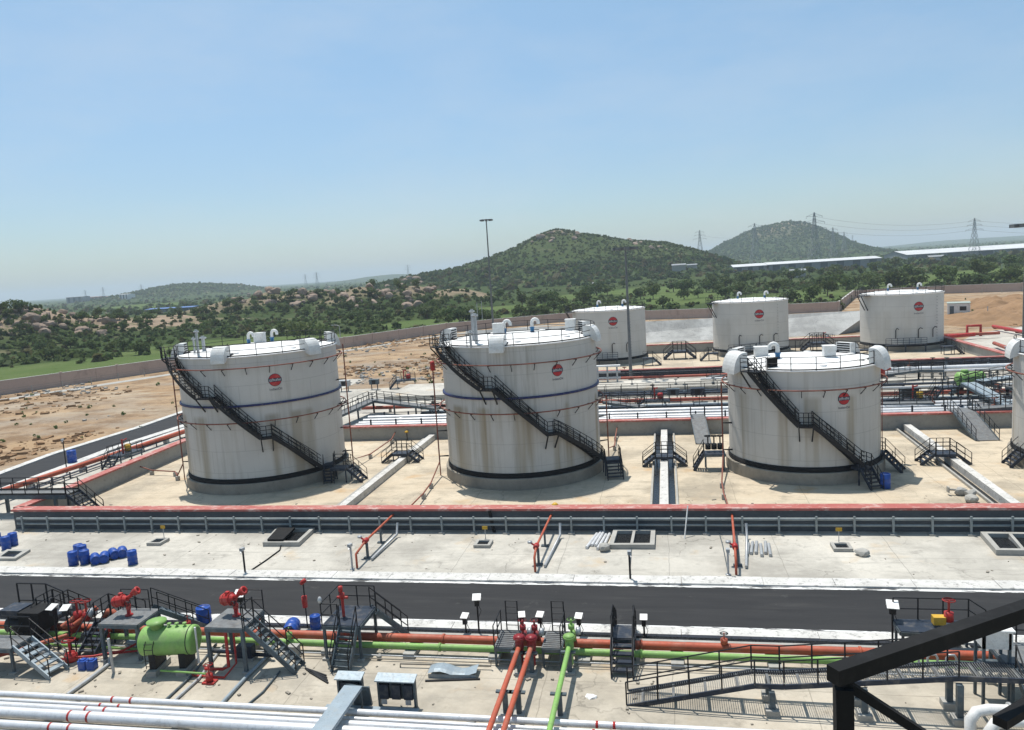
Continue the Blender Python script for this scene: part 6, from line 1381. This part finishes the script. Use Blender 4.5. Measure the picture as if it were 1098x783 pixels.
scrub('plain_scrub','low green scrub covering the plain beyond the boundary wall',Pp[D_<600],0.8,2.0,11,[M.leafd,M.leafm,M.leafd,M.leafl,M.leafo,M.leafm])
scrub('far_wood','far trees massing into dark green bands on the plain',Pp[D_>=600],2.4,4.6,10,[M.leafd,M.leafd,M.leafm,M.leafo])
def hillpts(i,n):
    (hx,hzv),cy,s=HILLS[i]; X=rng.uniform(hx[0],hx[-1],n); Y=cy+rng.normal(0,1,n)*s*.8-s*.3; Z=hfun(X,Y); k=Z>4; return np.stack([X,Y,Z],-1)[k]
h1=hillpts(0,9500); h1=h1[(fbm(h1[:,0],h1[:,1],30,3)+rng.uniform(-.25,.3,len(h1))>-.1)]
scrub('hill_scrub','dark scrub covering the big rocky hill',h1,1.1,2.4,8,[M.leafd,M.leafd,M.leafm])
scrub('hill_scrub','scrub covering the second hill on the right',hillpts(1,7000),2.5,5,6,[M.leafd,M.leafd,M.leafm]); scrub('hill_scrub','scrub covering the low hill on the left horizon',hillpts(2,2500),2.2,4,6,[M.leafd,M.leafm])
# boulders
RK=[MB().rock((0,0,0),1,90+i,2,.85).mesh('boulder',M.stone) for i in range(6)]
def boulder(p,s,label,group): o=solo(random.choice(RK),'boulder',None,label,'boulder',group); o.location=(p[0],p[1],p[2]+s*.2); o.scale=(s,s*random.uniform(.7,1.2),s*random.uniform(.6,1)); o.rotation_euler=(random.uniform(-.4,.4),random.uniform(-.4,.4),random.uniform(0,6))
for (x,y,s) in ((18,323,5.5),(12,326,4),(24,325,4.5),(6,328,3)):
    p=hit(x,y); 
    if p: boulder(p,s,'big brown granite boulder crowning the mound at the far left','boulders crowning the left mound')
for (x,y,s) in ((440,300,4.5),(446,301,5),(434,303,4),(451,305,3.5),(430,307,3)):
    p=hit(x,y)
    if p: boulder(p,s,'granite boulder in the pile at the left foot of the rocky hill','boulder pile below the rocky hill')
for (x0,x1,y0,y1,n,l,g,s0,s1) in ((-20,120,326,365,60,'granite boulder scattered on the slope of the left mound','boulders on the left slope',.9,3.2),(240,470,303,332,75,'granite boulder showing between bushes on the green ridge','boulders on the green ridge',1.3,4.2),(570,625,249,262,14,'granite boulder on the summit of the rocky hill','boulders on the summit',2.2,5),(650,730,258,272,12,'granite boulder on the right shoulder of the rocky hill','boulders on the shoulder',1.8,4)):
    Q,_=hit_many(rng.uniform(x0,x1,n),rng.uniform(y0,y1,n))
    for p in Q:
        if outside(p[0],p[1],5): boulder(p,random.uniform(s0,s1),l,g)
# rubble and tufts on the bare earth
RB=[MB().rock((0,0,0),1,190+i,1,.6).mesh('rubble',M.block) for i in range(4)]
vsr=MB(); 
for k in range(1500):
    x,y=random.choice([(random.uniform(-20,200),random.uniform(400,470)),(random.uniform(370,480),random.uniform(360,412)),(random.uniform(0,140),random.uniform(408,440))]); p=at(x,y,.05)
    if outside(p.x,p.y,-2) or p.x>-69 and p.y<104 or p.length>230: continue
    if float(fbm(np.float64(p.x),np.float64(p.y),16,3))<.07: continue
    s=random.choice([.10,.16,.22,.34])*random.uniform(.7,1.5); c=p; ax=random.uniform(0,3)
    vsr.box((c.x,c.y,s*.3),(s*1.6,s*1.2,s*.8),ax)
solo(vsr,'rubble_scatter',M.block,'grey rubble strewn over the bare earth','rubble',kind='stuff')
cb=MB()
for k in range(4200):
    x,y=random.choice([(random.uniform(-30,200),random.uniform(400,500)),(random.uniform(370,480),random.uniform(358,412)),(random.uniform(1030,1110),random.uniform(318,350))]); p=at(x,y,.03)
    if outside(p.x,p.y,-2) or (p.x>-72-.0*p.y and p.y<106 and p.x<48) or float(fbm(np.float64(p.x+300),np.float64(p.y),24,4))<.03: continue
    s=random.choice([.15,.2,.3,.5,.7])*random.uniform(.6,1.2); cb.box((p.x,p.y,s*.1),(s*random.uniform(1,2),s,s*.55),M=Matrix.Rotation(random.uniform(0,3),3,'Z')@Matrix.Rotation(random.uniform(-.5,.5),3,'X'))
solo(cb,'earth_clods',M.soil,'clods of churned brown soil on the bare earth','soil',kind='stuff')
tp=[]
for k in range(120):
    x,y=random.choice([(random.uniform(-20,190),random.uniform(402,480)),(random.uniform(370,480),random.uniform(358,412)),(random.uniform(1035,1098),random.uniform(318,345))]); p=at(x,y,.0)
    if outside(p.x,p.y,-2) or (p.x>-69 and p.y<104): continue
    tp.append((p.x,p.y,.05))
scrub('weeds','small weeds growing on the bare earth',np.array(tp),.25,.7,9,[M.leafm,M.leafl],.35)
